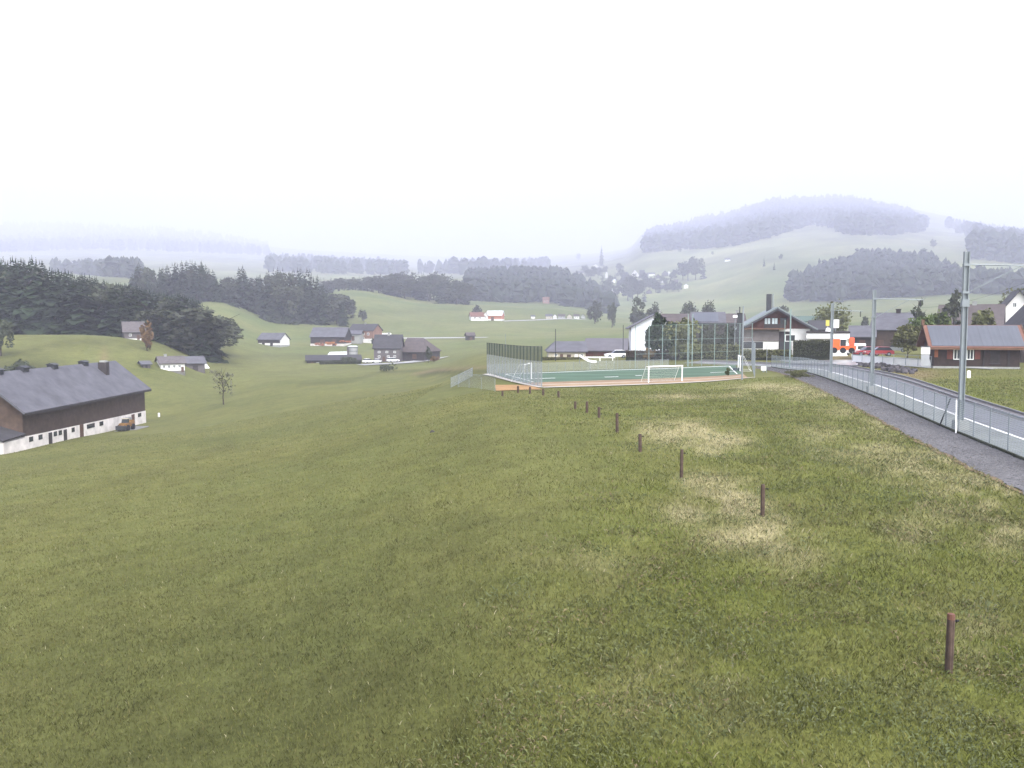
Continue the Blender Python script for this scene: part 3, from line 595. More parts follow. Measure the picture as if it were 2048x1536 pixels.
brightwhite = M('bright_white_paint', (.86, .86, .86), .6, .04, .5)
cream = M('cream_render', (.55, .50, .40), .9, .1, .5)
stone = M('whitewashed_stone', (.66, .62, .60), .9, .16, .8, dirt=.25)
concrete = M('grey_concrete', (.36, .37, .36), .85, .15, .8, dirt=.2)
trimwood = M('orange_brown_beams', (.15, .085, .055), .75, .2, 1.5)
shut_m = M('red_brown_shutters', (.17, .055, .04), .7, .15, 2, stripe=('Z', 4, .25))
glass = M('window_glass', (.045, .055, .065), .12, .2, .8, spec=.6)
paleglass = M('curtained_glass', (.50, .58, .60), .25, .2, 1.4, spec=.6)
frame_m = M('white_window_frame', (.78, .79, .78), .5, .05, 2)
doorm = M('brown_door', (.10, .055, .04), .7, .2, 2)
metal = M('galvanised_steel', (.29, .325, .345), .5, .12, 1.0, metal=.35)
greenmetal = M('green_grey_paint', (.27, .36, .34), .55, .1, 1.0)
darkmetal = M('dark_metal', (.045, .048, .055), .6, .2, 1.0)
orange = M('orange_paint', (.80, .135, .03), .5, .10, .8)
redpaint = M('red_car_paint', (.36, .035, .040), .3, .1, .8, spec=.5)
tyre_m = M('black_rubber', (.02, .02, .022), .9, .2, 3)
solar_m = M('solar_panel', (.098, .108, .135), .45, .12, .4, spec=.5, stripe=('X', .6, .08))
bluem = M('blue_sheet', (.06, .10, .30), .6, .1, 1)
yellow = M('yellow_sign', (.62, .55, .12), .6, .1, 1)
# ------------------------------------------------------------------ houses
def window(par, x, y, z, w, h, d=.07, fr=frame_m, gl=glass, mull=1):
    """on a front wall at plane y, outside towards -y"""
    f = MB(); t = min(.12, w * .12)
    f.bx(x - w / 2, x + w / 2, y - d, y + .02, z + h / 2 - t, z + h / 2); f.bx(x - w / 2, x + w / 2, y - d - .04, y + .02, z - h / 2, z - h / 2 + t)
    f.bx(x - w / 2, x - w / 2 + t, y - d, y + .02, z - h / 2 + t, z + h / 2 - t); f.bx(x + w / 2 - t, x + w / 2, y - d, y + .02, z - h / 2 + t, z + h / 2 - t)
    for i in range(mull): xm = x - w / 2 + w * (i + 1) / (mull + 1); f.bx(xm - t * .4, xm + t * .4, y - d, y + .02, z - h / 2 + t, z + h / 2 - t)
    wo = f.build('window', fr, par); g = MB(); g.bx(x - w / 2 + t * .9, x + w / 2 - t * .9, y - d * .45, y + .01, z - h / 2 + t * .9, z + h / 2 - t * .9); g.build('pane', gl, wo); return wo
def house(name, label, cat, px, py, D, W, eave, rise, depth=8.0, mode='side', yaw=0.0, wall=white, roof=slate, plinth=None, gable=None, wins=(), doors=(), chims=(), over=.5, group=None, hip=(0, 0), shift=0.0, rt=.22):
    """W, eave, rise in px of the 2048 wide frame at distance D; facade towards the camera. side: ridge across the view; gable: ridge away from the viewer"""
    s = D / F; q = at(px, py, D); w = W * s; e = eave * s; rs = rise * s; rz = -math.atan2(q.x, q.y) + R(yaw)
    w = w / max(.45, math.cos(rz) - q.x / q.y * math.sin(rz)); g_ = float(gz(q.x, q.y))
    if q.z - g_ > 1.2 or q.z - g_ < -2.5: print('FLOAT', name, px, py, round(D), round(q.z - g_, 1))
    o = empty(name, (q.x, q.y, q.z), rz, label, cat, group); bot = -1.5
    L_, dp = (w, depth) if mode == 'side' else (depth, w)
    # local frame: facade at y=0, x across, y away
    wb = MB(); x0, x1 = -w / 2, w / 2
    if mode == 'side':
        wb.prism([(0, bot), (depth, bot), (depth, e), (depth / 2, e + rs), (0, e)] if not any(hip) else [(0, bot), (depth, bot), (depth, e), (0, e)], x0, x1, axis='x')
    else:
        wb.prism([(x0, bot), (x1, bot), (x1, e), (shift, e + rs), (x0, e)], 0, depth, axis='y')
    wb.build('wall', wall, o)
    if gable and mode == 'gable':
        g = MB(); g.prism([(x0, e * gable[0]), (x1, e * gable[0]), (x1, e), (shift, e + rs - .06), (x0, e)], -.06, .0, axis='y'); g.build('gable_cladding', gable[1], o)
    elif gable:
        g = MB(); g.bx(x0 - .02, x1 + .02, -.06, .0, e * gable[0], e); g.build('cladding', gable[1], o)
    if plinth:
        p = MB(); ph = e * plinth[0]; p.bx(x0 - .05, x1 + .05, -.08, depth + .08, bot, ph); p.build('plinth', plinth[1], o)
    rf = MB(); ov = over
    if mode == 'side':
        sl = rs / (depth / 2); up = .06 + rt; xa, xb = x0 - ov, x1 + ov; ye, ze = -ov, e - ov * sl + up; zr = e + rs + up
        if any(hip):
            h0, h1 = hip[0] * w, hip[1] * w
            rf.slab([(xa, ye, ze), (xb, ye, ze), (xb - h1, depth / 2, zr), (xa + h0, depth / 2, zr)], rt); rf.slab([(xb, depth + ov, ze), (xa, depth + ov, ze), (xa + h0, depth / 2, zr), (xb - h1, depth / 2, zr)], rt)
            if h0: rf.slab([(xa, depth + ov, ze), (xa, ye, ze), (xa + h0, depth / 2, zr), (xa + h0, depth / 2 + .01, zr)], rt)
            if h1: rf.slab([(xb, ye, ze), (xb, depth + ov, ze), (xb - h1, depth / 2 + .01, zr), (xb - h1, depth / 2, zr)], rt)
        else:
            rf.slab([(xa, ye, ze), (xb, ye, ze), (xb, depth / 2, zr), (xa, depth / 2, zr)], rt); rf.slab([(xb, depth + ov, ze), (xa, depth + ov, ze), (xa, depth / 2, zr), (xb, depth / 2, zr)], rt)
    else:
        up = .06 + rt; sl0 = rs / (shift - x0); sl1 = rs / (x1 - shift); zr = e + rs + up
        rf.slab([(x0 - ov, -ov, e - ov * sl0 + up), (shift, -ov, zr), (shift, depth + ov, zr), (x0 - ov, depth + ov, e - ov * sl0 + up)], rt)
        rf.slab([(shift, -ov, zr), (x1 + ov, -ov, e - ov * sl1 + up), (x1 + ov, depth + ov, e - ov * sl1 + up), (shift, depth + ov, zr)], rt)
    ro = rf.build('roof', roof, o)
    for (fx, fz, cw, ch, cm) in chims:   # fx along the width, fz: base as a share of the rise, sizes in m
        c = MB(); X_ = x0 + fx * w
        if mode == 'side': yy = depth / 2 * fz; c.bx(X_ - cw / 2, X_ + cw / 2, yy - cw / 2, yy + cw / 2, e + rs * fz - .6, e + rs * fz + ch); c.bx(X_ - cw * .65, X_ + cw * .65, yy - cw * .65, yy + cw * .65, e + rs * fz + ch, e + rs * fz + ch + .12)
        else: yy = depth * fz; c.bx(X_ - cw / 2, X_ + cw / 2, yy - cw / 2, yy + cw / 2, e + rs * .4, e + rs + ch); c.bx(X_ - cw * .65, X_ + cw * .65, yy - cw * .65, yy + cw * .65, e + rs + ch, e + rs + ch + .12)
        c.build('chimney', cm, ro)
    for wn in wins:                       # (fx, z px, w px, h px[, glass, frame])
        window(o, x0 + wn[0] * w, (-.0 if not (gable and wn[1] > eave * gable[0]) else -.06) - (.08 if plinth and wn[1] < eave * plinth[0] + wn[3] / 2 else 0), wn[1] * s, wn[2] * s, wn[3] * s, gl=wn[4] if len(wn) > 4 else glass, fr=wn[5] if len(wn) > 5 else frame_m)
    for dn in doors:
        d = MB(); X_ = x0 + dn[0] * w; d.bx(X_ - dn[1] * s / 2, X_ + dn[1] * s / 2, -.13 if plinth else -.07, .0, -.1, dn[2] * s); do = d.build('door', dn[3] if len(dn) > 3 else doorm, o)
    return o, w, e, rs, s
def small(name, label, px, py, D, W, eave, rise, mode, wall, roof, yaw=0, depth=None, cat='house', group=None, **kw):
    return house(name, label, cat, px, py, D, W, eave, rise, depth or max(5, W * D / F * .8), mode, yaw, wall, roof, group=group, over=.35, rt=.2, **kw)
def hD(px, py, lo=100, hi=3000): return hit(px, py, lo, hi).y
# ------------------------------------------------------------------ the long barn at the left
def big_barn():
    E = -12.1 + CZ; P0 = at(45, 826.6, (E - CZ) / ray(45, 826.6)[1]); P1 = at(289, 780, (E - CZ) / ray(289, 780)[1]); d = Vector((P1.x - P0.x, P1.y - P0.y, 0)); L_ = d.length; d.normalize()
    n = Vector((d.y, -d.x, 0))            # towards the right (facade normal)
    EW = E
    o = empty('long_barn', (P0.x, P0.y, 0), math.atan2(d.y, d.x), 'long barn with grey slate roof, dark boarding and whitewashed stable wall', 'barn')
    # local: x along the facade (near -> far), facade at y=0, building towards +y
    Wd, RH = 11.0, 4.5; gA, gB = float(gz(P0.x, P0.y)), float(gz(P1.x, P1.y)); zA = P0.z - 3.25; zB = P1.z - 3.85; E = E + .6
    ln = lambda x: zA + (zB - zA) * x / L_
    w = MB(); w.prism([(0, ln(0)), (0, E), (Wd / 2, E + RH), (Wd, E), (Wd, ln(0))], 0, L_, axis='x')
    for i in range(2): pass
    w2 = MB(); w2.v = [(0, 0, ln(0)), (L_, 0, ln(L_)), (L_, 0, E), (0, 0, E), (0, Wd, ln(0)), (L_, Wd, ln(L_)), (L_, Wd, E), (0, Wd, E), (0, Wd / 2, E + RH), (L_, Wd / 2, E + RH)]
    w2.f = [(0, 1, 2, 3), (1, 5, 6, 9, 2), (5, 4, 7, 6), (4, 0, 3, 8, 7), (0, 4, 5, 1)]
    w2.build('wall', brownwood, o)
    g = MB(); g.prism([(.05, ln(0)), (.05, E - .05), (Wd / 2, E + RH - .1), (Wd - .05, E - .05), (Wd - .05, ln(0))], -.06, -.004, axis='x'); g.build('gable_cladding', brownwood_y, o)
    b = MB(); b.v = [(.0, -.12, gA - 2.5), (L_, -.12, gB - 2.5), (L_, -.12, ln(L_) + .02), (0, -.12, ln(0) + .02), (0, Wd, gA - 2.5), (L_, Wd, gB - 2.5), (L_, Wd, ln(L_) + .02), (0, Wd, ln(0) + .02)]
    b.f = [(0, 1, 2, 3), (1, 5, 6, 2), (5, 4, 7, 6), (4, 0, 3, 7), (3, 2, 6, 7), (0, 4, 5, 1)]; b.build('stable_wall', stone, o)
    ov, t = .9, .28; sl = RH / (Wd / 2); zr = E + RH + t; ze = E - ov * sl + t
    rf = MB(); rf.slab([(-1.0, -ov, ze), (L_ + .9, -ov, ze), (L_ + .9, Wd / 2, zr), (-1.0, Wd / 2, zr)], t); rf.slab([(L_ + .9, Wd + ov, ze), (-1.0, Wd + ov, ze), (-1.0, Wd / 2, zr), (L_ + .9, Wd / 2, zr)], t); ro = rf.build('roof', slate, o)
    for fx in (.10, .26, .47, .72):
        v = MB(); X_ = fx * L_; v.bx(X_ - .7, X_ + .7, Wd / 2 - .55, Wd / 2 + .55, zr - .35, zr + .30); v.prism([(Wd / 2 - .8, zr + .30), (Wd / 2 + .8, zr + .30), (Wd / 2, zr + .6)], X_ - .9, X_ + .9, axis='x'); v.build('ridge_vent', darkmetal, ro)
    c = MB(); X_ = .80 * L_; c.bx(X_ - .6, X_ + .6, Wd / 2 - 2.6, Wd / 2 - 1.2, E + RH * .45, zr + .1); ch = c.build('chimney', darkwood, ro)
    k = MB(); k.bx(X_ - .45, X_ + .45, Wd / 2 - 2.4, Wd / 2 - 1.4, zr + .1, zr + .4); k.build('chimney_cap', concrete, ch)
    f = MB(); f.bx(-.9, L_ + .8, -ov - .06, -ov + .02, ze - t - .1, ze - .12); f.build('fascia', darkwood, ro)
    gd = lambda x: gA + (gB - gA) * x / L_
    for fx, wd, hh in ((.165, .9, 1.7), (.27, .9, 1.7), (.395, 1.1, 2.0), (.86, 1.2, 2.0)):
        X_ = fx * L_; m = MB(); m.bx(X_ - wd / 2, X_ + wd / 2, -.2, -.1, gd(X_) - .3, gd(X_) + hh); m.build('door', doorm if fx > .3 else darkwood, o)
    for fx, ww in ((.04, 1.0), (.10, 1.0), (.20, .9), (.235, .9), (.33, .9), (.47, 2.6), (.56, 1.3), (.93, 1.4)):
        X_ = fx * L_; z = ln(X_) - .45; m = MB(); m.bx(X_ - ww / 2, X_ + ww / 2, -.17, -.1, z - .38, z + .3); wi = m.build('window', darkwood, o); p = MB(); p.bx(X_ - ww / 2 + .1, X_ + ww / 2 - .1, -.185, -.168, z - .28, z + .2); p.build('pane', glass, wi)
    # lean-to against the near gable
    lt = MB(); lt.slab([(-5.5, -.4, ln(0) + .25), (-.07, -.4, ln(0) + .45), (-.07, Wd * .9, E - .2), (-5.5, Wd * .9, E - .4)], .2); lt.build('lean_to_roof', darkroof, o)
    lw = MB(); lw.prism([(-.2, gA - 2.5), (Wd * .88, gA - 2.5), (Wd * .88, E - .75), (-.2, ln(0) - .1)], -5.2, -.07, axis='x'); lw.build('lean_to_wall', stone, o)
    T = lambda x, y, z: o.matrix_basis @ Vector((x, y, z))
    o_m = Matrix.Translation(o.location) @ Matrix.Rotation(o.rotation_euler.z, 4, 'Z')
    def wp(x, y): v = o_m @ Vector((x, y, 0)); return Vector((v.x, v.y, float(gz(v.x, v.y))))
    # yellow loader, slab heap and dung heap in front of the wall
    q = wp(.66 * L_, -2.4); l = empty('farm_loader', q, o.rotation_euler.z, 'small orange yellow farm loader parked against the whitewashed barn wall', 'loader')
    m = MB(); m.box((0, 0, .95), (3.0, 1.3, .7)); m.box((1.6, 0, 1.1), (.8, 1.2, .9)); m.build('body', M('ochre_paint', (.26, .14, .045), .7, .3, 1), l, bevel=.06)
    m = MB(); m.box((-.3, 0, 1.6), (.9, 1.0, .75), taper=.85); m.build('cab', glass, l, bevel=.04); m = MB(); m.box((-.3, 0, 2.0), (.95, 1.0, .08)); m.build('cab_roof', cream, l)
    for sx in (-1.05, 1.0):
        for sy in (-.7, .7): m = MB(); m.tube((sx, sy - .18, .5), (sx, sy + .18, .5), .52, n=14); m.build('wheel', tyre_m, l)
    m = MB(); m.box((-2.1, 0, .6), (.5, 1.6, .7)); m.tube((-1.9, .4, .8), (-.6, .4, 1.3), .08); m.tube((-1.9, -.4, .8), (-.6, -.4, 1.3), .08); m.build('bucket', darkmetal, l)
    q = wp(.70 * L_, -4.2); y = empty('concrete_yard', q, o.rotation_euler.z); m = MB(); m.box((-.5, 1.6, -.22), (9, 2.6, .5)); bpy.data.objects.remove(y); ob = m.build('yard_slab', M('dull_yard_concrete', (.22, .22, .23), .9, .25, .8)); ob.location = q; ob.rotation_euler = (0, 0, o.rotation_euler.z); tag(ob, 'grey concrete yard slab along the far half of the barn wall', 'slab')
    q = wp(.76 * L_, -1.0); ob = MB().box((0, 0, .9), (1.4, .9, 1.9)).build('milk_tank', M('dull_tin', (.33, .35, .37), .4, .1, 1, metal=.5), bevel=.15); ob.location = q; ob.rotation_euler = (0, 0, o.rotation_euler.z); tag(ob, 'grey metal tank beside the brown door of the barn', 'tank')
    q = hit(318, 834, 100); ob = MB().box((0, 0, .4), (.35, .3, .8)).build('salt_trough', white, bevel=.04); ob.location = q; tag(ob, 'small white trough standing in the meadow by the barn corner', 'trough')
big_barn()
# ------------------------------------------------------------------ farms on the left and in the middle
house('shingled_hut', 'old grey shingled hut half hidden at the foot of the near wood', 'hut', 269, 679, hD(269, 679, 200), 40, 15, 19, 8, 'side', 4, shingle, shingle, plinth=(.12, white), wins=((.3, 9, 5, 5),), doors=((.7, 5, 9),))
house('white_farmhouse', 'small white farmhouse with grey roof on the left meadow', 'house', 346, 744, hD(346, 744), 48, 17, 12, 7, 'side', 10, white, shingle, plinth=(.16, M('dull_foundation', (.17, .17, .16), .9, .2, 1)), wins=((.14, 11, 5, 6), (.34, 11, 5, 6), (.56, 11, 5, 6), (.78, 11, 5, 6)), doors=((.90, 5, 10),), chims=((.3, 1, .6, .7, concrete),))
house('barn_annex', 'grey boarded annex joined to the right of the small white farmhouse', 'barn', 391, 741, hD(391, 741), 38, 14, 12, 7, 'side', 10, shingle, slate, doors=((.5, 10, 10, darkwood),))
house('garden_shed', 'tiny grey shed in the grass left of the white farmhouse', 'shed', 293, 736, hD(293, 736), 15, 7, 5, 4, 'side', 12, shingle, slate, doors=((.5, 4, 6, darkwood),))
ob = MB().prism([(-.9, 0), (.9, 0), (-.4, 1.9)], -.6, .6).build('white_tent', brightwhite); q = hit(412, 737, 150); ob.location = q; tag(ob, 'white wedge shaped awning at the end of the farm annex', 'awning')
house('field_barn', 'small lone barn with grey roof and white gable on the green slope', 'barn', 538, 692, hD(538, 692), 44, 13, 12, 8, 'side', -32, white, slate, gable=(.45, darkwood), doors=((.25, 6, 9, darkwood), (.62, 6, 9, darkwood)), plinth=(.15, concrete))
Df = hD(650, 692)
house('dark_barn', 'long dark barn with broad grey roof, left end of the middle farm', 'barn', 655, 691, Df, 68, 17, 18, 14, 'side', -14, darkwood, slate, plinth=(.22, stone), doors=((.35, 9, 12, doorm), (.7, 8, 12, doorm)))
house('grey_annex', 'low pale grey annex between dark barn and white gabled farmhouse', 'barn', 706, 681, Df + 14, 30, 12, 7, 8, 'side', -10, concrete, slate, doors=((.5, 6, 9, doorm),))
house('gabled_farmhouse', 'brown fronted farmhouse with a white end gable in the middle farm', 'house', 722, 681, Df + 22, 48, 20, 12, 9, 'side', -30, M('dull_rose_boards', (.30, .17, .13), .9, .2, 1, stripe=('Z', 2, .3)), darkroof, wins=((.2, 13, 5, 5), (.4, 13, 5, 5), (.6, 13, 5, 5), (.8, 13, 5, 5), (.3, 5, 5, 5), (.6, 5, 5, 5)), chims=((.5, 1, .7, .8, concrete),), plinth=(.18, white))
for i, (px, py, w_, m_, lb) in enumerate(((640, 692, 16, 'r', 'rusty heap of timber along the front of the dark barn'), (662, 690, 18, 'o', 'orange heap of boards beside the dark barn'), (690, 686, 18, 'r', 'reddish stack of crates before the pale annex'))):
    q = at(px, py, Df - 4); mb = MB(); rr = random.Random(i)
    for j in range(14): mb.box(((rr.random() - .5) * w_ * Df / F, (rr.random() - .5) * 1.6, .2 + rr.random() * 1.1), (.9 + rr.random(), .6, .5), rr.random() * 3)
    ob = mb.build('timber_heap', M('rusty_boards' if m_ == 'r' else 'orange_boards', (.30, .12, .07) if m_ == 'r' else (.42, .17, .06), .9, .3, .8)); ob.location = q; tag(ob, lb, 'heap')
def vehicle(name, label, cat, px, py, D, Ln, Hh, paint, yaw, kind='car', group=None, Wd=1.75):
    q = at(px, py, D); g = float(gz(q.x, q.y)); q.z = min(q.z, g + .5); o = empty(name, q, -math.atan2(q.x, q.y) + R(yaw), label, cat, group); l = Ln / 2; wd = Wd / 2
    b = MB()
    if kind == 'car':
        b.prism([(-l, .28), (l, .28), (l, .72), (l * .55, .88), (l * .45, .9), (-l * .95, .92), (-l, .7)], -wd, wd); b.build('body', paint, o, bevel=.06)
        c = MB(); c.prism([(-l * .92, .88), (l * .42, .88), (l * .08, Hh - .05), (-l * .66, Hh - .05)], -wd * .9, wd * .9); c.build('windows', glass, o, bevel=.05)
        c = MB(); c.prism([(-l * .70, Hh - .07), (l * .12, Hh - .07), (l * .04, Hh), (-l * .62, Hh)], -wd * .86, wd * .86); c.build('roof', paint, o, bevel=.02)
        for sy in (-1, 1): c = MB(); c.box((l, sy * wd * .7, .66), (.08, .32, .16)); c.build('headlight', brightwhite, o)
    else:
        b.prism([(-l, .35), (l, .35), (l, Hh * .5), (l * .93, Hh), (-l, Hh)], -wd, wd); b.build('body', paint, o, bevel=.08)
        c = MB(); c.bx(-l * .9, l * .8, -wd - .02, wd + .02, Hh * .52, Hh * .80); c.build('windows', glass, o)
        c = MB(); c.box((l * .985, 0, Hh * .68), (.14, wd * 1.7, Hh * .3)); c.build('windscreen', glass, o)
    for sx in (-.62, .62):
        for sy in (-1, 1):
            w_ = MB(); w_.tube((sx * l, sy * (wd - .2), .32), (sx * l, sy * (wd + .02), .32), .32, n=14); wh = w_.build('wheel', tyre_m, o); h_ = MB(); h_.tube((sx * l, sy * (wd - .1), .32), (sx * l, sy * (wd + .035), .32), .18, n=10); h_.build('hub', metal, wh)
    return o
vehicle('white_coach', 'white coach parked right of the white gabled farmhouse', 'coach', 766, 674, Df + 40, 8.5, 3.0, brightwhite, 8, 'bus', Wd=2.5)
Dn = hD(775, 724)
house('steep_farmhouse', 'tall old farmhouse with steep shingled front and dark roof', 'house', 774, 722, Dn, 52, 26, 25, 10, 'side', -8, shingle, darkroof, wins=((.2, 18, 5, 4), (.5, 18, 5, 4), (.8, 18, 5, 4), (.2, 9, 5, 4), (.55, 9, 5, 4), (.8, 9, 5, 4)), doors=((.38, 5, 9),), chims=((.5, 1, .8, .9, concrete),))
house('hipped_barn', 'brown barn with a wide dropping roof joined to the steep farmhouse', 'barn', 824, 717, Dn + 6, 48, 13, 26, 16, 'side', -22, darkwood, browntile, doors=((.6, 9, 9, doorm),), hip=(0, .42))
house('low_shed', 'long low dark farm shed left of the silo', 'shed', 668, 733, Dn - 6, 108, 12, 9, 9, 'side', 2, darkwood, darkroof, doors=((.2, 6, 9, concrete), (.1, 6, 9, doorm)), wins=((.6, 7, 8, 4), (.8, 7, 8, 4)))
ob = empty('lean_shelter', at(675, 722, Dn + 6), R(8), 'open shelter with a bright white sheet metal roof in front of the silo', 'shelter'); s_ = Dn / F
m = MB(); m.slab([(-21 * s_, -2.5, 1.8), (21 * s_, -2.5, 1.9), (21 * s_, 3, 3.2), (-16 * s_, 3, 3.1)], .2); m.build('roof', paleroof, ob); m = MB(); m.bx(-20 * s_, 20 * s_, 1.5, 2.4, -1, 2.4); m.build('wall', brownwood, ob)
for x_ in (-19, 0, 19): MB().bx(x_ * s_ - .1, x_ * s_ + .1, -2.3, -2.1, -1, 1.7).build('post', brownwood, ob)
q = at(706, 722, Dn + 4); ob = empty('silo', q, 0, 'round grey concrete farm silo with a pale cap', 'silo'); m = MB(); m.tube((0, 0, -1), (0, 0, 5.0), 1.7, n=28); m.build('barrel', concrete, ob, smooth=False)
for z_ in (1, 2.2, 3.4, 4.6): m = MB(); m.tube((0, 0, z_), (0, 0, z_ + .12), 1.76, n=28); m.build('hoop', darkmetal, ob)
m = MB(); m.tube((0, 0, 5.0), (0, 0, 5.3), 1.85, 1.2, 28); m.build('cap', paleroof, ob)
m = MB(); m.box((-1.5, -1.2, 2.0), (.5, .5, 6)); m.build('filling_shaft', shingle, ob)
vehicle('white_car', 'white car left of two parked before the steep farmhouse', 'car', 737, 726, Dn - 8, 4.0, 1.5, brightwhite, 40, group='white cars at the steep farmhouse')
vehicle('white_car', 'white car parked under the front of the steep farmhouse', 'car', 786, 724, Dn - 7, 4.0, 1.5, brightwhite, 25, group='white cars at the steep farmhouse')
vehicle('white_car', 'white car between the silo shed and the steep farmhouse, in the middle of three', 'car', 756, 726, Dn - 6, 4.0, 1.45, brightwhite, 75, group='white cars at the steep farmhouse')
house('field_hut', 'little dark hut standing on the pale country road', 'hut', 942, 680, hD(942, 680), 15, 9, 5, 4, 'side', 15, darkwood, browntile, doors=((.5, 5, 6, doorm),))
Do = hD(970, 641)
house('red_farm_barn', 'barn with orange red wall and pale roof at the far farm', 'barn', 988, 641, Do, 30, 10, 9, 10, 'side', -12, M('orange_red_boards', (.50, .20, .12), .85, .15, .6), paleroof, plinth=(.3, white), doors=((.4, 6, 7, doorm),))
house('red_farm_house', 'small house with dark roof and white terrace at the left of the far farm', 'house', 955, 642, Do - 3, 26, 9, 8, 9, 'side', 8, white, redroof, wins=((.3, 6, 4, 3), (.7, 6, 4, 3)), plinth=(.3, brightwhite))
house('red_farm_house', 'narrow white gable between the two roofs of the far farm', 'house', 971, 641, Do - 1, 9, 10, 7, 9, 'gable', 0, white, redroof, wins=((.5, 7, 3, 3),))
small('white_hut', 'tiny white hut left of the row of distant houses', 1066, 637, hD(1066, 637), 8, 4, 2.5, 'side', brightwhite, slate, cat='hut')
rowt = [(1098, 13, 'M', 'pale house, leftmost of the distant row below the wooded hill', cream), (1110, 7, 'g', 'narrow white gable second in the distant row', white), (1123, 14, 'M', 'grey house in the middle of the distant row', concrete), (1139, 10, 'g', 'pale house right of the middle in the distant row', cream), (1153, 11, 'M', 'whitish house near the right end of the distant row', white), (1166, 9, 'g', 'last house at the right end of the distant row', concrete)]
for px, w_, md, lb, wl in rowt: small('row_house', lb, px, 637.5, hD(px, 637.5), w_, 5, 4, 'gable' if md == 'g' else 'side', wl, random.choice([slate, browntile]), group='distant row of houses', wins=((.3, 3, 2, 2), (.7, 3, 2, 2)))
small('forest_house', 'reddish house at the foot of the wooded hill', 1092, 607.5, hD(1092, 607), 13, 8, 5, 'side', M('faded_red_render', (.38, .22, .19), .9, .1, .5), redroof, wins=((.3, 5, 2, 2), (.7, 5, 2, 2)))
for px, py, w_, e_, r_, md, wl, rf_, lb in [
    (1159, 555, 16, 9, 4, 'side', cream, slate, 'cream house half in the wood, leftmost of the hill village'), (1191, 538, 12, 5, 5, 'gable', white, slate, 'white gable beside the foot of the tall pointed spruce'), (1224, 565, 13, 4, 3, 'side', brightwhite, paleroof, 'low white building, upper of two at the left of the hill village'),
    (1228, 585, 16, 4.5, 3, 'side', brightwhite, paleroof, 'long low white building, lower of two left of the hill village'), (1213, 556, 5, 9, 4, 'gable', white, slate, 'slim white tower like house on the slope'), (1270, 556, 15, 7, 9, 'gable', white, slate, 'big gabled house with grey roof in the hill village'),
    (1284, 556, 10, 8, 8, 'side', shingle, darkroof, 'dark roofed house touching the big gabled house'), (1297, 553, 26, 5, 3, 'side', brightwhite, slate, 'long bright white building at the top of the hill village'), (1330, 553, 13, 6, 6, 'gable', shingle, darkroof, 'dark gabled house at the upper right of the hill village'),
    (1338, 551, 5, 6, 3, 'gable', brightwhite, slate, 'tiny white house at the upper right end of the hill village'), (1308, 569, 12, 4, 4, 'side', white, browntile, 'white house with brown roof in the middle of the hill village'), (1260, 567, 9, 4, 3, 'side', white, darkroof, 'small white house below the big gabled house'),
    (1283, 581, 14, 4, 5, 'side', shingle, slate, 'grey house at the lower edge of the hill village'), (1322, 579, 18, 4, 5, 'side', shingle, darkroof, 'broad dark barn at the lower right of the hill village'), (1372, 577, 9, 6, 3, 'gable', brightwhite, paleroof, 'bright white cube house right of the hill village, below the tree clump'),
    (1455, 523, 11, 4, 3, 'side', brightwhite, slate, 'lone white farm high on the bare hillside'), (1252, 590, 9, 4, 4, 'side', shingle, slate, 'small grey roof lowest in the hill village')]:
    small('village_house', lb, px, py, hD(px, py, 700), w_, e_, r_, md, wl, rf_, group='houses of the hill village', depth=9)
for i, (px, py, w_) in enumerate(((1250, 560, 10), (1276, 568, 12), (1292, 566, 11), (1312, 574, 13), (1326, 566, 10), (1342, 577, 12), (1298, 588, 12), (1268, 584, 11), (1240, 571, 10), (1316, 557, 9), (1244, 586, 9), (1352, 568, 9))):
    small('village_house', 'small dark roofed house lost among the trees of the hill village', px, py, hD(px, py, 700), w_, 4.5, 4.5, 'gable' if i % 3 == 0 else 'side', [shingle, white, darkwood][i % 3], [darkroof, slate, browntile][i % 3], group='dark houses of the hill village', depth=9)
for i, (px, py, hp) in enumerate(((1245, 562, 16), (1290, 572, 16), (1312, 585, 15), (1342, 572, 17), (1240, 545, 12), (1265, 598, 30), (1275, 598, 24), (1350, 580, 14), (1236, 595, 16), (1300, 580, 12), (1334, 585, 12), (1205, 575, 20), (1182, 560, 18), (1254, 572, 15), (1262, 580, 17), (1272, 575, 14), (1280, 588, 15), (1292, 580, 14), (1304, 576, 13), (1318, 586, 14), (1328, 572, 14), (1346, 583, 13), (1358, 584, 12), (1236, 575, 13), (1246, 580, 16), (1220, 575, 15), (1215, 590, 18), (1230, 560, 10), (1196, 556, 14), (1210, 548, 10), (1170, 550, 12), (1310, 562, 10), (1285, 564, 12), (1348, 562, 14), (1256, 602, 22), (1288, 604, 16), (1200, 600, 20))):
    q = hit(px, py, 600); tree('village_tree', [BRO[0], BRO[1], BRO[1], CON2[1]][i % 4], q.x, q.y, 1.6 * hp * q.y / F, 'dark hazy tree growing between the houses of the hill village', group='trees of the hill village', wide=1.5)
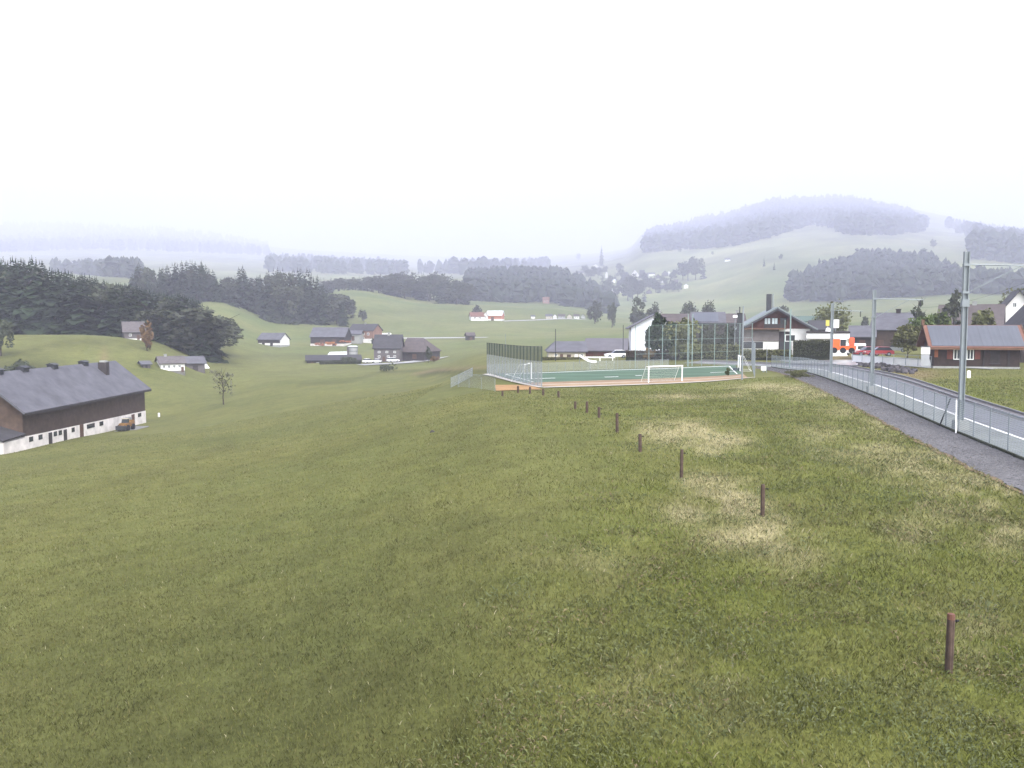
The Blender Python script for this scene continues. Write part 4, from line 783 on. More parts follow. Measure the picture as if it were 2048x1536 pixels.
# ------------------------------------------------------------------ buildings by the sports ground
Dl = 176
house('long_stable', 'long low building with hipped grey roof behind the pitch, left half', 'barn', 1134, 718, Dl, 74, 14, 18, 11, 'side', 3, cream, slate, hip=(.26, 0), doors=((.35, 6, 10, doorm), (.75, 7, 10, white), (.55, 8, 9, brownwood)), wins=((.2, 8, 7, 5), (.9, 8, 6, 5)), plinth=(.25, concrete))
house('long_stable', 'long low building with brown red wall and grey roof, right half', 'barn', 1211, 714, Dl + 4, 80, 12, 22, 12, 'side', -3, redwood, M('dull_grey_roof', (.14, .135, .155), .8, .15, .5, stripe=('Z', 2, .2)), doors=((.25, 8, 9, doorm), (.6, 12, 9, brownwood)))
house('white_house', 'white gabled house with a shallow grey roof left of the dark evergreen', 'house', 1308, 700, 192, 92, 45, 24, 13, 'gable', 4, M('bluish_white_render', (.74, .76, .82), .9, .05, .5), slate, wins=((.46, 52, 5, 8), (.25, 22, 7, 9, paleglass), (.6, 22, 7, 9)), over=.9)
house('roof_house', 'wide brown tiled house behind the trees, its ridge below the round trees', 'house', 1400, 690, 228, 176, 44, 17, 12, 'side', 2, darkwood, browntile, chims=((.03, 1, .9, 1.0, concrete), (.93, 1, .7, 1.1, concrete)), wins=())
h_, w_, e_, r_, s_ = house('solar_house', 'dark house with grey blue solar roof behind the netting', 'house', 1416, 696, 196, 62, 50, 20, 9, 'side', 2, darkwood, slate)
dep = 9; sl_ = r_ / (dep / 2); m = MB(); yy = [(.0, e_ + .36), (dep / 2 - .4, e_ + r_ + .36 - .4 * sl_)]
m.slab([(-w_ / 2, yy[0][0], yy[0][1]), (w_ / 2 - 1.2, yy[0][0], yy[0][1]), (w_ / 2 - 1.2, yy[1][0], yy[1][1]), (-w_ / 2, yy[1][0], yy[1][1])], .06); m.build('solar_panels', solar_m, h_)
# chalet
Dc = 158
h_, w_, e_, r_, s_ = house('chalet', 'chalet with brown boarded upper gable over a white ground floor', 'house', 1552, 704, Dc, 132, 50, 36, 15, 'gable', 6, white, M('grey_green_metal_roof', (.21, .25, .26), .55, .12, .4), gable=(.93, redwood), over=1.3, rt=.3,
    wins=((.71, 28, 20, 14),), chims=())
x0 = -w_ / 2
for X_, sg in ((x0 + .30 * w_, 1),):  # boarded left part of the ground floor, dark garage band
    m = MB(); m.bx(x0 - .02, x0 + .54 * w_, -.09, .0, e_ * .42, e_ * .93); m.build('pale_boarding', greywood, h_); m = MB(); m.bx(x0, x0 + .30 * w_, -.10, .0, e_ * .14, e_ * .40); m.build('garage_door', darkmetal, h_); m = MB(); m.bx(x0 + .54 * w_, x0 + .70 * w_, -.05, .0, .2, e_ * .82); m.build('recess', darkwood, h_)
m = MB(); m.bx(x0 - .6, x0 + .64 * w_, -1.2, -.02, e_ * .90, e_ * .95); m.build('balcony_floor', trimwood, h_)
m = MB(); m.bx(x0 + .30 * w_, x0 + .62 * w_, -1.2, -1.12, e_ * .96, e_ * 1.12); m.build('balcony_rail', darkwood, h_)
m = MB(); m.bx(x0 + .55 * w_, x0 + .72 * w_, -1.0, -.95, .1, e_ * .42); m.build('terrace_wall', darkmetal, h_)
for fx in (.36, .47, .60): window(h_, x0 + fx * w_, -.06, e_ * 1.22, 13 * s_, 15 * s_, gl=paleglass if fx < .5 else glass, fr=darkwood)
m = MB()
for sx in (-1, 1): m.slab([(0, -1.34, e_ + r_ + .1), (sx * (w_ / 2 + 1.3), -1.34, e_ - 1.3 * r_ / (w_ / 2) + .1), (sx * (w_ / 2 + 1.3), -1.30, e_ - 1.3 * r_ / (w_ / 2) + .1), (0, -1.30, e_ + r_ + .1)], .34)
m.build('bargeboard', darkroof, h_)
m = MB(); X_ = -.07 * w_; m.bx(X_ - .55, X_ + .35, 5, 6, e_ + r_ * .5, e_ + r_ + 2.9); m.build('chimney', darkmetal, h_); m = MB(); m.tube((X_ + .62, 5.4, e_ + r_ * .6), (X_ + .62, 5.4, e_ + r_ + 2.9), .12, n=8); m.build('flue_pipe', metal, h_)
q = at(1479, 702, Dc - 8); ob = empty('chimney_tower', q, -.26, 'dark square column standing left of the chalet', 'chimney'); s_ = (Dc - 8) / F
MB().bx(-6 * s_, 6 * s_, -.5, .6, -1, 74 * s_).build('shaft', darkmetal, ob); MB().bx(-7 * s_, 7 * s_, -.6, .7, 74 * s_, 76 * s_).build('cap', darkwood, ob); MB().tube((-1 * s_, 0, 76 * s_), (-1 * s_, 0, 88 * s_), .10).build('vent_pipe', darkmetal, ob)
q = at(1469, 706, Dc - 9); ob = empty('street_lamp', q, -.26, 'thin lamp post with a flat white head in front of the dark column', 'lamp'); MB().tube((0, 0, -1), (0, 0, 71 * s_), .06).build('pole', metal, ob); MB().box((0, 0, 72.5 * s_), (9 * s_, .6, 5 * s_)).build('lamp_head', brightwhite, ob, bevel=.05)
house('green_house', 'house with a long flat green roof edge seen behind the chalet', 'house', 1600, 690, 205, 74, 46, 10, 9, 'side', 0, cream, M('green_sheet_roof', (.10, .15, .13), .7, .1, .5), wins=((.6, 30, 9, 8),), chims=())
# canopy garage
Dg = 150; q = at(1655, 704, Dg); s_ = Dg / F; ob = empty('garage_building', q, -math.atan2(q.x, q.y), 'flat white canopy garage with dark openings right of the chalet', 'garage')
MB().bx(-38 * s_, 38 * s_, 0, 7, -1, 27 * s_).build('wall', brightwhite, ob); MB().bx(-40 * s_, 40 * s_, -1.4, 7.4, 27 * s_, 38 * s_).build('fascia', brightwhite, ob); MB().bx(-41 * s_, 41 * s_, -1.6, 7.6, 38 * s_, 41 * s_).build('roof', darkwood, ob)
for a_, b_ in ((-33, -8), (2, 20)): MB().bx(a_ * s_, b_ * s_, -.06, .0, 8 * s_, 24 * s_).build('opening', darkmetal, ob)
house('dark_gable_house', 'dark roofed house rising behind the white canopy garage', 'house', 1644, 690, 185, 42, 30, 17, 10, 'side', 4, brownwood, darkroof)
for px, py, hp, wp_, m_, lb in ((1671, 656, 17, 13, brightwhite, 'square white sign board on a post above the canopy garage'), (1655, 652, 12, 7, yellow, 'small yellow sign above the canopy garage')):
    q = at(px, py, Dg + 2); g = at(px, 700, Dg + 2); o_ = empty('sign_board', (q.x, q.y, g.z), -math.atan2(q.x, q.y), lb, 'sign'); MB().tube((0, .1, -1), (0, .1, q.z - g.z), .07).build('pole', metal, o_); MB().box((0, 0, q.z - g.z + hp / 2 * s_), (wp_ * s_, .15, hp * s_)).build('panel', m_, o_, bevel=.02)
q = at(1656, 664, Dg - 1); o_ = tag(MB().tube((0, 0, 0), (0, 0, .75), .5, .35, 12).build('satellite_dome', brightwhite, bevel=.1), 'small white dome on the edge of the garage roof', 'dome'); o_.location = q
# orange machine and cars
q = at(1688, 706, 134); g = float(gz(q.x, q.y)); q.z = max(q.z, g); s_ = 134 / F; o_ = empty('utility_truck', q, -math.atan2(q.x, q.y), 'bright orange utility truck with tall box body and raised arm', 'truck')
MB().bx(-26 * s_, -8 * s_, -1.1, 1.1, .45, 27 * s_).build('box_body', orange, o_, bevel=.06); MB().bx(-8 * s_, 21 * s_, -1.1, 1.1, .5, 14 * s_).build('flatbed', orange, o_, bevel=.05)
MB().bx(-7 * s_, 3 * s_, -.9, .9, 14.2 * s_, 27 * s_).build('cab', glass, o_, bevel=.05); MB().bx(-8 * s_, 4 * s_, -1.0, 1.0, 27 * s_, 28.6 * s_).build('cab_roof', brightwhite, o_)
m = MB(); m.bx(9 * s_, 19 * s_, -.6, .6, 14.2 * s_, 31 * s_); m.build('arm', M('red_orange_paint', (.68, .12, .05), .5, .1, 1), o_, bevel=.08)
for x_ in (-18, -2, 14):
    for y_ in (-1, 1): MB().tube((x_ * s_, y_ * 1.0 - .15, .45), (x_ * s_, y_ * 1.0 + .15, .45), .46, n=14).build('wheel', tyre_m, o_)
vehicle('red_car', 'red car left of two beside the orange truck', 'car', 1733, 705, 136, 4.2, 1.5, redpaint, 205, group='red cars by the road')
vehicle('red_car', 'red car right of two, behind the second mast', 'car', 1758, 706, 133, 4.2, 1.45, redpaint, 190, group='red cars by the road')
vehicle('white_van', 'small white van front between the orange truck and the red cars', 'van', 1712, 700, 141, 4.2, 1.9, brightwhite, 250, 'bus')
vehicle('grey_car', 'grey car parked before the brown barn', 'car', 1790, 704, 150, 4.3, 1.5, M('grey_car_paint', (.22, .24, .25), .35, .1, 1, spec=.5), 175)
house('brown_barn', 'wide brown barn with grey roof behind the second mast', 'barn', 1788, 694, 178, 92, 34, 33, 14, 'side', -4, brownwood, slate, chims=((.52, 1, .9, .9, darkwood),), doors=((.2, 12, 14, doorm),), wins=((.7, 18, 8, 7),))
house('grey_shed', 'low grey roofed shed in front of the left end of the brown barn', 'shed', 1724, 692, 165, 46, 18, 20, 8, 'side', 0, darkwood, slate, doors=((.5, 12, 12, doorm),))
house('brown_roof_house', 'big house with a broad brown tiled roof behind the wooden hut', 'house', 1936, 690, 195, 128, 38, 42, 16, 'side', -3, brownwood, browntile, chims=((.55, 1, .9, .9, concrete),), wins=((.3, 28, 8, 8), (.6, 28, 8, 8)))
house('pale_gable_house', 'pale gabled house high at the right edge of the picture', 'house', 2036, 668, 215, 64, 50, 36, 12, 'gable', 8, white, darkroof, wins=((.36, 58, 7, 9), (.3, 30, 8, 9), (.6, 30, 8, 9)), over=.8)
house('dark_edge_house', 'dark brown house with deep eaves cut by the right edge', 'house', 2096, 732, 112, 112, 76, 56, 12, 'gable', 12, darkwood, darkroof, wins=((.2, 55, 11, 16), (.5, 55, 11, 16)), over=1.0, rt=.3)
# ------------------------------------------------------------------ the wooden hut with the solar roof
Dh = 101
h_, w_, e_, r_, s_ = house('wooden_hut', 'dark brown wooden hut with blue grey solar roof and red shutters', 'hut', 1952, 736, Dh, 172, 47, 35, 5.6, 'side', 14, M('dark_red_brown_boards', (.052, .035, .031), .8, .3, 1.5, stripe=('Z', 2.2, .35)), redroof, plinth=(.06, concrete), over=.75, rt=.16)
x0 = -w_ / 2; sl_ = r_ / 2.8; up = .06 + .16
pz = lambda y: e_ + y * sl_ + up + .07
m = MB(); m.slab([(x0 - .35, -.6, pz(-.6)), (-x0 + .35, -.6, pz(-.6)), (-x0 + .35, 2.65, pz(2.65)), (x0 - .35, 2.65, pz(2.65))], .06); m.build('solar_panels', solar_m, h_)
for i in range(1, 9): X_ = x0 - .35 + (w_ + .7) * i / 9; MB().slab([(X_ - .012, -.6, pz(-.6) + .008), (X_ + .012, -.6, pz(-.6) + .008), (X_ + .012, 2.65, pz(2.65) + .008), (X_ - .012, 2.65, pz(2.65) + .008)], .03).build('panel_joint', slate, h_)
m = MB(); m.bx(x0 - .8, -x0 + .8, -.82, -.76, pz(-.75) - .34, pz(-.75) - .12); m.build('fascia', trimwood, h_)
for sx in (-1, 1):
    m = MB(); X_ = sx * (-x0 + .78)
    for yy in ((-.8, 2.8), (2.8, 6.4)):
        za = pz(-.8); zb = pz(2.8); z0_, z1_ = (za, zb) if yy[0] < 0 else (zb, za)
        m.slab([(X_ - .04, yy[0], z0_ + .05), (X_ + .04, yy[0], z0_ + .05), (X_ + .04, yy[1], z1_ + .05), (X_ - .04, yy[1], z1_ + .05)], .2)
    m.build('bargeboard', trimwood, h_)
zc = 27 * s_
for fx, gl in ((.27, glass), (.345, paleglass), (.425, glass)): window(h_, x0 + fx * w_, 0, zc, 13 * s_, 21 * s_, gl=gl, d=.09)
MB().bx(x0 + .24 * w_, x0 + .46 * w_, -.16, .0, zc - 10.5 * s_, zc - 9 * s_).build('window_sill', frame_m, h_)
for fx in (.185, .51): MB().bx(x0 + fx * w_ - 5 * s_, x0 + fx * w_ + 5 * s_, -.12, .0, zc - 9.5 * s_, zc + 9 * s_).build('shutter', shut_m, h_)
MB().bx(x0 + .025 * w_ - 3.2 * s_, x0 + .025 * w_ + 3.2 * s_, -.12, .0, zc - 6 * s_, zc + 12 * s_).build('shutter', M('orange_shutter', (.28, .10, .05), .7, .12, 2), h_)
m = MB(); m.bx(x0 + .66 * w_, x0 + .77 * w_, -.08, .0, 10 * s_, 36 * s_); d_ = m.build('hatch', darkwood, h_); MB().bx(x0 + .655 * w_, x0 + .775 * w_, -.12, -.0, 8.5 * s_, 10 * s_).build('hatch_ledge', darkmetal, d_)
MB().bx(x0 + .575 * w_, x0 + .595 * w_, -.1, .0, .2, e_ - .1).build('corner_post', darkwood, h_)
MB().bx(x0 + .86 * w_, x0 + .885 * w_, -.1, .0, .2, e_ - .1).build('corner_post', darkwood, h_)
MB().box((x0 - .8, 2.8, pz(2.8) + .25), (.3, .5, .7)).build('ridge_finial', trimwood, h_)
q = at(1850, 731, 99); o_ = empty('notice_box', q, -.4, 'white notice cabinet on posts beside the left corner of the hut', 'cabinet'); s_ = 99 / F
MB().box((0, 0, 30 * s_), (16 * s_, .4, 15 * s_)).build('cabinet', brightwhite, o_, bevel=.03); MB().box((0, 0, 11 * s_), (15 * s_, .35, 22 * s_)).build('lower_case', M('grey_panel', (.42, .44, .47), .6, .08, 1), o_); MB().box((0, 0, 38.5 * s_), (18 * s_, .6, 1.5 * s_)).build('cap', darkmetal, o_)
# ------------------------------------------------------------------ paddock posts
post_m = M('weathered_post_wood', (.105, .072, .058), .9, .4, 5, stripe=('X', 6, .35))  # bands across the wood also paint the posts' lighter and darker sides
cap_m = M('rusty_post_top', (.16, .075, .055), .8, .4, 9)
posts = [(1897, 1346, 1228, 1903), (1525, 1033, 969, 1526), (1362.5, 957, 899, 1364), (1280.5, 904, 868, 1280), (1234.5, 865, 826, 1234), (1198, 836, 814, 1198), (1174, 826, 803, 1174), (1150.5, 819, 803, 1150.5), (1117, 796, 782, 1117), (1086.5, 791, 777.5, 1086.5), (1060, 788, 774, 1060), (1036, 786, 772, 1036), (1005, 793, 782, 1005)]
lbl = ['nearest weathered post with rusty top and black insulator', 'second nearest wooden post beside pale straw grass', 'third wooden post from the camera, left of the second', 'fourth post, at the left corner of the bleached grass patch', 'fifth post, thin and dark on the open meadow', 'sixth short post of the paddock line', 'seventh short post of the paddock line', 'eighth tiny post of the paddock line', 'post just before the kerb of the pitch', 'dark post against the corner of the orange bed', 'post in front of the orange bed, right of the middle', 'post in front of the orange bed, left of the middle', 'last post, at the left end of the orange bed']
for i, ((px, py, tp, tx), lb) in enumerate(zip(posts, lbl)):
    g = hit(px, py, 8, 200); t = at(tx, tp, g.y); o = empty('fence_post', g, random.random() * .5, 'wooden paddock post: ' + lb if i > 2 else lb, 'post', 'wooden posts of the paddock line'); v = t - g; rr = .064 if i < 3 else .055 + .0006 * g.y
    m = MB(); m.tube((0, 0, -.3), v * .91, rr * 1.05, rr, 10); m.build('shaft', post_m, o, smooth=False)
    m = MB(); m.tube(v * .91, v, rr * 1.02, rr * .95, 10); m.build('post_top', cap_m if i == 0 else post_m, o)
    if i < 6:
        m = MB(); a = v * .87; m.tube(a + Vector((rr * .8, -rr * .3, 0)), a + Vector((rr * .8 + .07, -rr * .3, 0)), .014, n=6); m.tube(a + Vector((rr * .8 + .05, -rr * .3, 0)), a + Vector((rr * .8 + .11, -rr * .3, 0)), .026, .02, 8); m.build('insulator', tyre_m, o)
# ------------------------------------------------------------------ mesh fence along the path
wire_m = mesh_mat('fence_wire_mesh', (.36, .41, .42), .10, .026); darkwire_m = mesh_mat('dark_screen_mesh', (.05, .07, .065), .10, .036); bluewire_m = mesh_mat('pitch_wire_mesh', (.36, .40, .45), .10, .024); lowwire_m = mesh_mat('low_fence_mesh', (.34, .37, .38), .10, .012)
net_m = mesh_mat('ball_net', (.36, .40, .40), .12, .0035)
goalnet_m = mesh_mat('goal_net', (.62, .64, .62), .20, .010)
def mesh_strip(name, P, h, mat, parent, z0=.05):
    """vertical mesh between ground points P (world), h high; UV in metres"""
    V = []; Fc = []; U = []; s = 0
    for i, p in enumerate(P):
        if i: s += (Vector(p) - Vector(P[i - 1])).length
        hh = h[i] if isinstance(h, (list, tuple)) else h; zz = z0[i] if isinstance(z0, (list, tuple)) else z0
        V += [(p[0], p[1], p[2] + zz), (p[0], p[1], p[2] + hh)]; U += [(s, zz), (s, hh)]
    for i in range(len(P) - 1): Fc.append((2 * i, 2 * i + 2, 2 * i + 3, 2 * i + 1))
    me = bpy.data.meshes.new(name); me.from_pydata(V, [], Fc); me.materials.append(mat); uv = me.uv_layers.new(name='UVMap')
    for lp in me.loops: uv.data[lp.index].uv = U[lp.vertex_index]
    o = bpy.data.objects.new(name, me); COL.objects.link(o); o.parent = parent; return o
def rail_line(name, P, z, r, mat, parent):
    m = MB()
    for a, b in zip(P[:-1], P[1:]): m.tube((a[0], a[1], a[2] + z), (b[0], b[1], b[2] + z), r, n=6)
    return m.build(name, mat, parent)
fe = empty('mesh_fence', (0, 0, 0), 0, 'long galvanised mesh fence between gravel path and paved strip', 'fence')
S0, S1 = 2.0, 118.0; NP = 46; FP = [offpt(S0 + (S1 - S0) * i / NP, -2.5) for i in range(NP + 1)]
mesh_strip('mesh_panel', [offpt(S0 + (S1 - S0) * i / 180, -2.5) for i in range(181)], 1.85, wire_m, fe); rail_line('top_rail', FP, 1.87, .022, metal, fe)
for i, p in enumerate(FP): m = MB(); m.tube((p.x, p.y, p.z - .2), (p.x, p.y, p.z + 1.95), .034, n=8); m.build('post', metal, fe)
kb = MB(); Q = [offpt(S0 + (S1 - S0) * i / 180, -2.58) for i in range(181)]
for a, b in zip(Q[:-1], Q[1:]): kb.slab([(a.x, a.y, a.z + .16), (a.x + .12, a.y - .02, a.z + .16), (b.x + .12, b.y - .02, b.z + .16), (b.x, b.y, b.z + .16)], .3)
tag(kb.build('weed_strip', M('dark_weedy_edge', (.045, .052, .032), .95, .5, 3)), 'dark weedy kerb along the foot of the mesh fence', 'kerb')
# weeds at the fence foot
# ------------------------------------------------------------------ masts of the railway
s_near = None
def s_of(px, py, o):
    best = min(((proj(*offpt(s, o))[0] - px) ** 2, s) for s in np.linspace(2, 150, 600)); return best[1]
def mast(label, px, py_top, o=-1.9, arm=3.9, brace=True, box=False, r=.145):
    s = s_of(px, 0, o); p = offpt(s, o); a, t = ray(px, py_top); top = t * p.y + CZ; h = top - p.z; tx = np.array([np.interp(s, SLEN, NRM[:, c]) for c in (0, 1)]); rz = math.atan2(tx[1], tx[0])
    e = empty('catenary_mast', p, rz, label, 'mast', 'steel masts of the railway'); m = MB()
    for sx in (-1, 1): m.box((sx * r * .82, 0, h / 2), (r * .28, r * 2, h))
    m.box((0, 0, h / 2), (r * 1.4, r * .35, h)); m.build('pole', metal, e)
    m = MB(); m.box((0, 0, .2), (.75, .75, .8)); m.build('foundation', concrete, e, bevel=.04)
    za = h - .75
    m = MB(); m.tube((r, 0, za + .02), (arm, 0, za - .12), .036, n=8); m.box((0, 0, za), (r * 2.3, r * 2.3, .14)); m.build('arm', darkmetal if False else metal, e)
    if brace:
        m = MB(); m.tube((r, 0, za - 1.55), (arm * .72, 0, za - .10), .026, n=6); m.build('brace', metal, e); m = MB(); m.box((0, 0, za - 1.55), (r * 2.4, r * 2.4, .12)); m.build('clamp', metal, e)
    m = MB(); m.tube((arm - .25, 0, za - .12), (arm - .25, 0, za - .75), .03, n=6)
    for k in range(4): m.tube((arm - .25, 0, za - .25 - .11 * k), (arm - .25, 0, za - .29 - .11 * k), .075, n=8)
    m.build('insulator', darkmetal, e)
    if box: m = MB(); m.box((.30, -.12, h * .318), (.18, .14, .42)); m.build('switch_box', brightwhite, e, bevel=.02); m = MB(); m.box((0, 0, za - 2.15), (r * 2.6, r * 2.6, .42)); m.build('bracket', metal, e)
    M4 = Matrix.Translation(p) @ Matrix.Rotation(rz, 4, 'Z'); return M4 @ Vector((arm - .25, 0, za - .75)), p, h
w1 = mast('tallest and nearest grey mast with a white box and overhead arm', 1919.5, 503, box=True)
w2 = mast('second grey mast, thinner by distance, before the brown barn', 1743.5, 580)
w3 = mast('third slim mast beside the orange truck', 1661, 607, arm=3.2, brace=False)
w0 = (offpt(3, 1.6) + Vector((0, 0, 7.8)),)
for nm, a, b in (('from the second mast to the nearest mast', w2[0], w1[0]), ('from the third mast to the second mast', w3[0], w2[0]), ('from the nearest mast out of the right edge of the picture', w1[0], w0[0])):
    m = MB(); L_ = 12
    for i in range(L_):
        f0, f1 = i / L_, (i + 1) / L_; sg = lambda f: -1.2 * 4 * f * (1 - f) * .35
        m.tube(a.lerp(b, f0) + Vector((0, 0, sg(f0))), a.lerp(b, f1) + Vector((0, 0, sg(f1))), .007, n=5)
    tag(m.build('overhead_wire', darkmetal), 'thin overhead wire running ' + nm, 'wire', 'overhead wires')
# struts at the nearest mast
for o_, s_a, lb in ((-2.35, 1.9, 'pale slanting strut right of the nearest mast foot'), (-2.3, -1.6, 'dark slanting strut left of the nearest mast foot')):
    s1 = s_of(1919.5, 0, -1.9); a = offpt(s1 - s_a, o_ - .3); b = offpt(s1 - s_a * .35, o_); m = MB(); m.tube(a, b + Vector((0, 0, 1.85)), .04, n=8)
    tag(m.build('fence_strut', brightwhite if s_a > 0 else darkmetal), lb, 'strut')
# ------------------------------------------------------------------ fences, goals and nets of the sports ground
def gp(px, py, D=None): h = hit(px, py, 60, 400) if D is None else at(px, py, D); return h
def wline(a, b, n): return [Vector((*(Vector(a).lerp(Vector(b), i / n))[:2], 0)) for i in range(n + 1)]
def drape(P):
    return [Vector((p.x, p.y, float(gz(p.x, p.y)))) for p in P]
A, B_ = Vector((*q2(-.025, 1.0), 0)), Vector((*q2(-.02, -.02), 0)); P = drape(wline(A, B_, 18)); ht = ray(986, 686)[1] * P[0].y + CZ - P[0].z; hm = ray(986, 709)[1] * P[0].y + CZ - P[0].z; hb = 4.6 if ht < 4 else ht; hbm = hb * hm / ht if ht > 0 else 2.6
sf = empty('ball_stop_fence', P[0], 0, 'tall fence at the left end of the pitch with dark screen above mesh', 'fence'); P = [p - P[0] for p in P]
mesh_strip('wire_panel', P, hbm, bluewire_m, sf); mesh_strip('dark_screen', P, hb, darkwire_m, sf, z0=hbm)
for p in P: m = MB(); m.tube((p.x, p.y, p.z + hbm), (p.x, p.y, p.z + hb + .05), .06, n=8); pp = m.build('post', M('dark_green_post', (.055, .08, .07), .6, .1, 1), sf); m = MB(); m.tube((p.x, p.y, p.z - .2), (p.x, p.y, p.z + hbm), .045, n=8); m.build('post_foot', metal, pp)
rail_line('top_rail', P, hb, .035, darkmetal, sf); rail_line('middle_rail', P, hbm, .03, metal, sf)
a, b, c = hit(902, 776, 60), hit(945, 753, 60), hit(990, 783, 60)
for pts, nm in (((a, b), 'left'), ((Vector((a.x + 1, a.y - 2, 0)), c), 'right')):
    P = drape(wline(pts[0], pts[1], 6)); o = empty('low_mesh_fence', P[0], 0, 'low pale mesh panel in the grass, %s one of two beside the pitch' % ('slanting back' if nm == 'left' else 'nearer and flatter'), 'fence', 'low mesh panels beside the pitch'); P = [p - P[0] for p in P]
    mesh_strip('wire_panel', P, 1.25 if nm == 'left' else 1.55, bluewire_m if nm == 'left' else lowwire_m, o); rail_line('top_rail', P, 1.25 if nm == 'left' else 1.55, .02, metal, o)
    for p in P[::2]: m = MB(); m.tube((p.x, p.y, p.z - .2), (p.x, p.y, p.z + 1.3), .03, n=6); m.build('post', metal, o)
def back_fence(name, a, b, n, h, label, rails=(), mat=net_m, pm=greenmetal, r=.045, cat='fence', netfrom=0.05):
    P = drape(wline(a, b, n)); o = empty(name, P[0], 0, label, cat); P = [p - P[0] for p in P]
    mesh_strip('net', P, h, mat, o, z0=netfrom)
    for p in P: m = MB(); m.tube((p.x, p.y, p.z - .2), (p.x, p.y, p.z + h + .05), r, n=8); m.build('post', pm, o)
    for z in rails: rail_line('cross_rail', P, z, .018, pm, o)
    return o
q = lambda u, v: Vector((*q2(u, v), 0))
back_fence('pitch_fence', q(-.02, 1.03), q(.70, 1.03), 22, 1.3, 'low mesh fence along the far side of the pitch', (1.3,), lowwire_m, metal, .03)
back_fence('ball_net_fence', q(.56, 1.05), q(1.08, 1.05), 9, 6.6, 'tall ball stop net with grey green poles behind the pitch', (6.6, 4.3, 2.2), net_m, greenmetal, .048)
back_fence('ball_net_fence', q(1.08, 1.05), q(1.04, .0), 7, 4.2, 'ball stop net along the right end of the pitch', (4.2, 2.1), net_m, metal, .05)
for px, py, tp, r_, m_, lb in ((1484, 760, 612, .10, metal, 'thick pale pole at the front right corner of the pitch'), (1579, 737, 618, .11, greenmetal, 'thick green pole left of the canopy garage'), (1568, 737, 640, .06, greenmetal, 'thin pole beside the thick green pole'), (1375, 733, 628, .08, greenmetal, 'left one of a close pair of tall poles behind the pitch'), (1384, 732, 628, .08, greenmetal, 'right one of a close pair of tall poles behind the pitch'),
                        (1533, 745, 690, .05, metal, 'short pole right of the white equipment box'), (1111, 722, 658, .09, darkmetal, 'dark pole in front of the long hipped building'), (1246, 716, 650, .08, darkmetal, 'dark pole at the right end of the long building'), (1011, 716, 668, .06, metal, 'faint thin pole above the dark screen')):
    g = hit(px, py, 60, 300); t = at(px, tp, g.y); m = MB(); m.tube((0, 0, -.3), (0, 0, (t.z - g.z) * .99), r_, r_ * .8, 10); o = empty('pole', g, 0, lb, 'pole'); m.build('shaft', m_, o); m = MB(); m.tube((0, 0, (t.z - g.z) * .99), (0, 0, t.z - g.z), r_ * 1.1, r_ * .6, 10); m.build('pole_cap', m_, o)
def goal(label, L_, h, dp, p, rz, rr=.06, mat=brightwhite):
    o = empty('football_goal', p, rz, label, 'goal', 'goals on the pitch'); l = L_ / 2
    for sx in (-1, 1): MB().tube((sx * l, 0, 0), (sx * l, 0, h), rr, n=10).build('goal_post', mat, o)
    MB().tube((-l - rr, 0, h), (l + rr, 0, h), rr, n=10).build('crossbar', mat, o)
    m = MB()
    for sx in (-1, 1): m.tube((sx * l, 0, h), (sx * l, dp * .35, h), rr * .3, n=6); m.tube((sx * l, dp * .35, h), (sx * l, dp, .03), rr * .25, n=6); m.tube((sx * l, 0, .04), (sx * l, dp, .04), rr * .3, n=6)
    m.tube((-l, dp, .04), (l, dp, .04), rr * .5, n=6); m.build('net_frame', mat, o)
    V = [(-l, dp * .35, h), (l, dp * .35, h), (l, dp, .04), (-l, dp, .04), (-l, 0, h), (l, 0, h)]; me = bpy.data.meshes.new('net'); me.from_pydata(V, [], [(0, 1, 2, 3), (4, 5, 1, 0)]); me.materials.append(goalnet_m); uv = me.uv_layers.new(name='UVMap')
    U = {0: (0, 1.8), 1: (L_, 1.8), 2: (L_, 0), 3: (0, 0), 4: (0, 2.4), 5: (L_, 2.4)}
    for lp in me.loops: uv.data[lp.index].uv = U[lp.vertex_index]
    obj('net', me, o); return o
ga, gb = hit(1297, 766.5, 60), hit(1364, 763.5, 60); d = gb - ga; goal('white goal facing across the pitch, in the middle of the near side', d.length, 1.95, 1.5, (ga + gb) / 2, math.atan2(d.y, d.x), .075)
p = q(1.0, .62); p.z = float(gz(p.x, p.y)); d = q(1, 1) - q(1, 0); goal('white goal at the right end of the pitch, seen from the side', 5, 2.1, -1.6 if False else 1.6, p, math.atan2(d.y, d.x) + math.pi, .07)
p = q(.035, .45); p.z = float(gz(p.x, p.y)); goal('faint white goal behind the mesh at the left end of the pitch', 5, 2.1, 1.6, p, math.atan2(d.y, d.x), .05)
p = q(.42, .95); p.z = float(gz(p.x, p.y)); d = q(1, 1) - q(0, 1); goal('slim grey white goal on the far side of the pitch', 4.6, 2.0, 1.2, p, math.atan2(d.y, d.x), .028, metal)
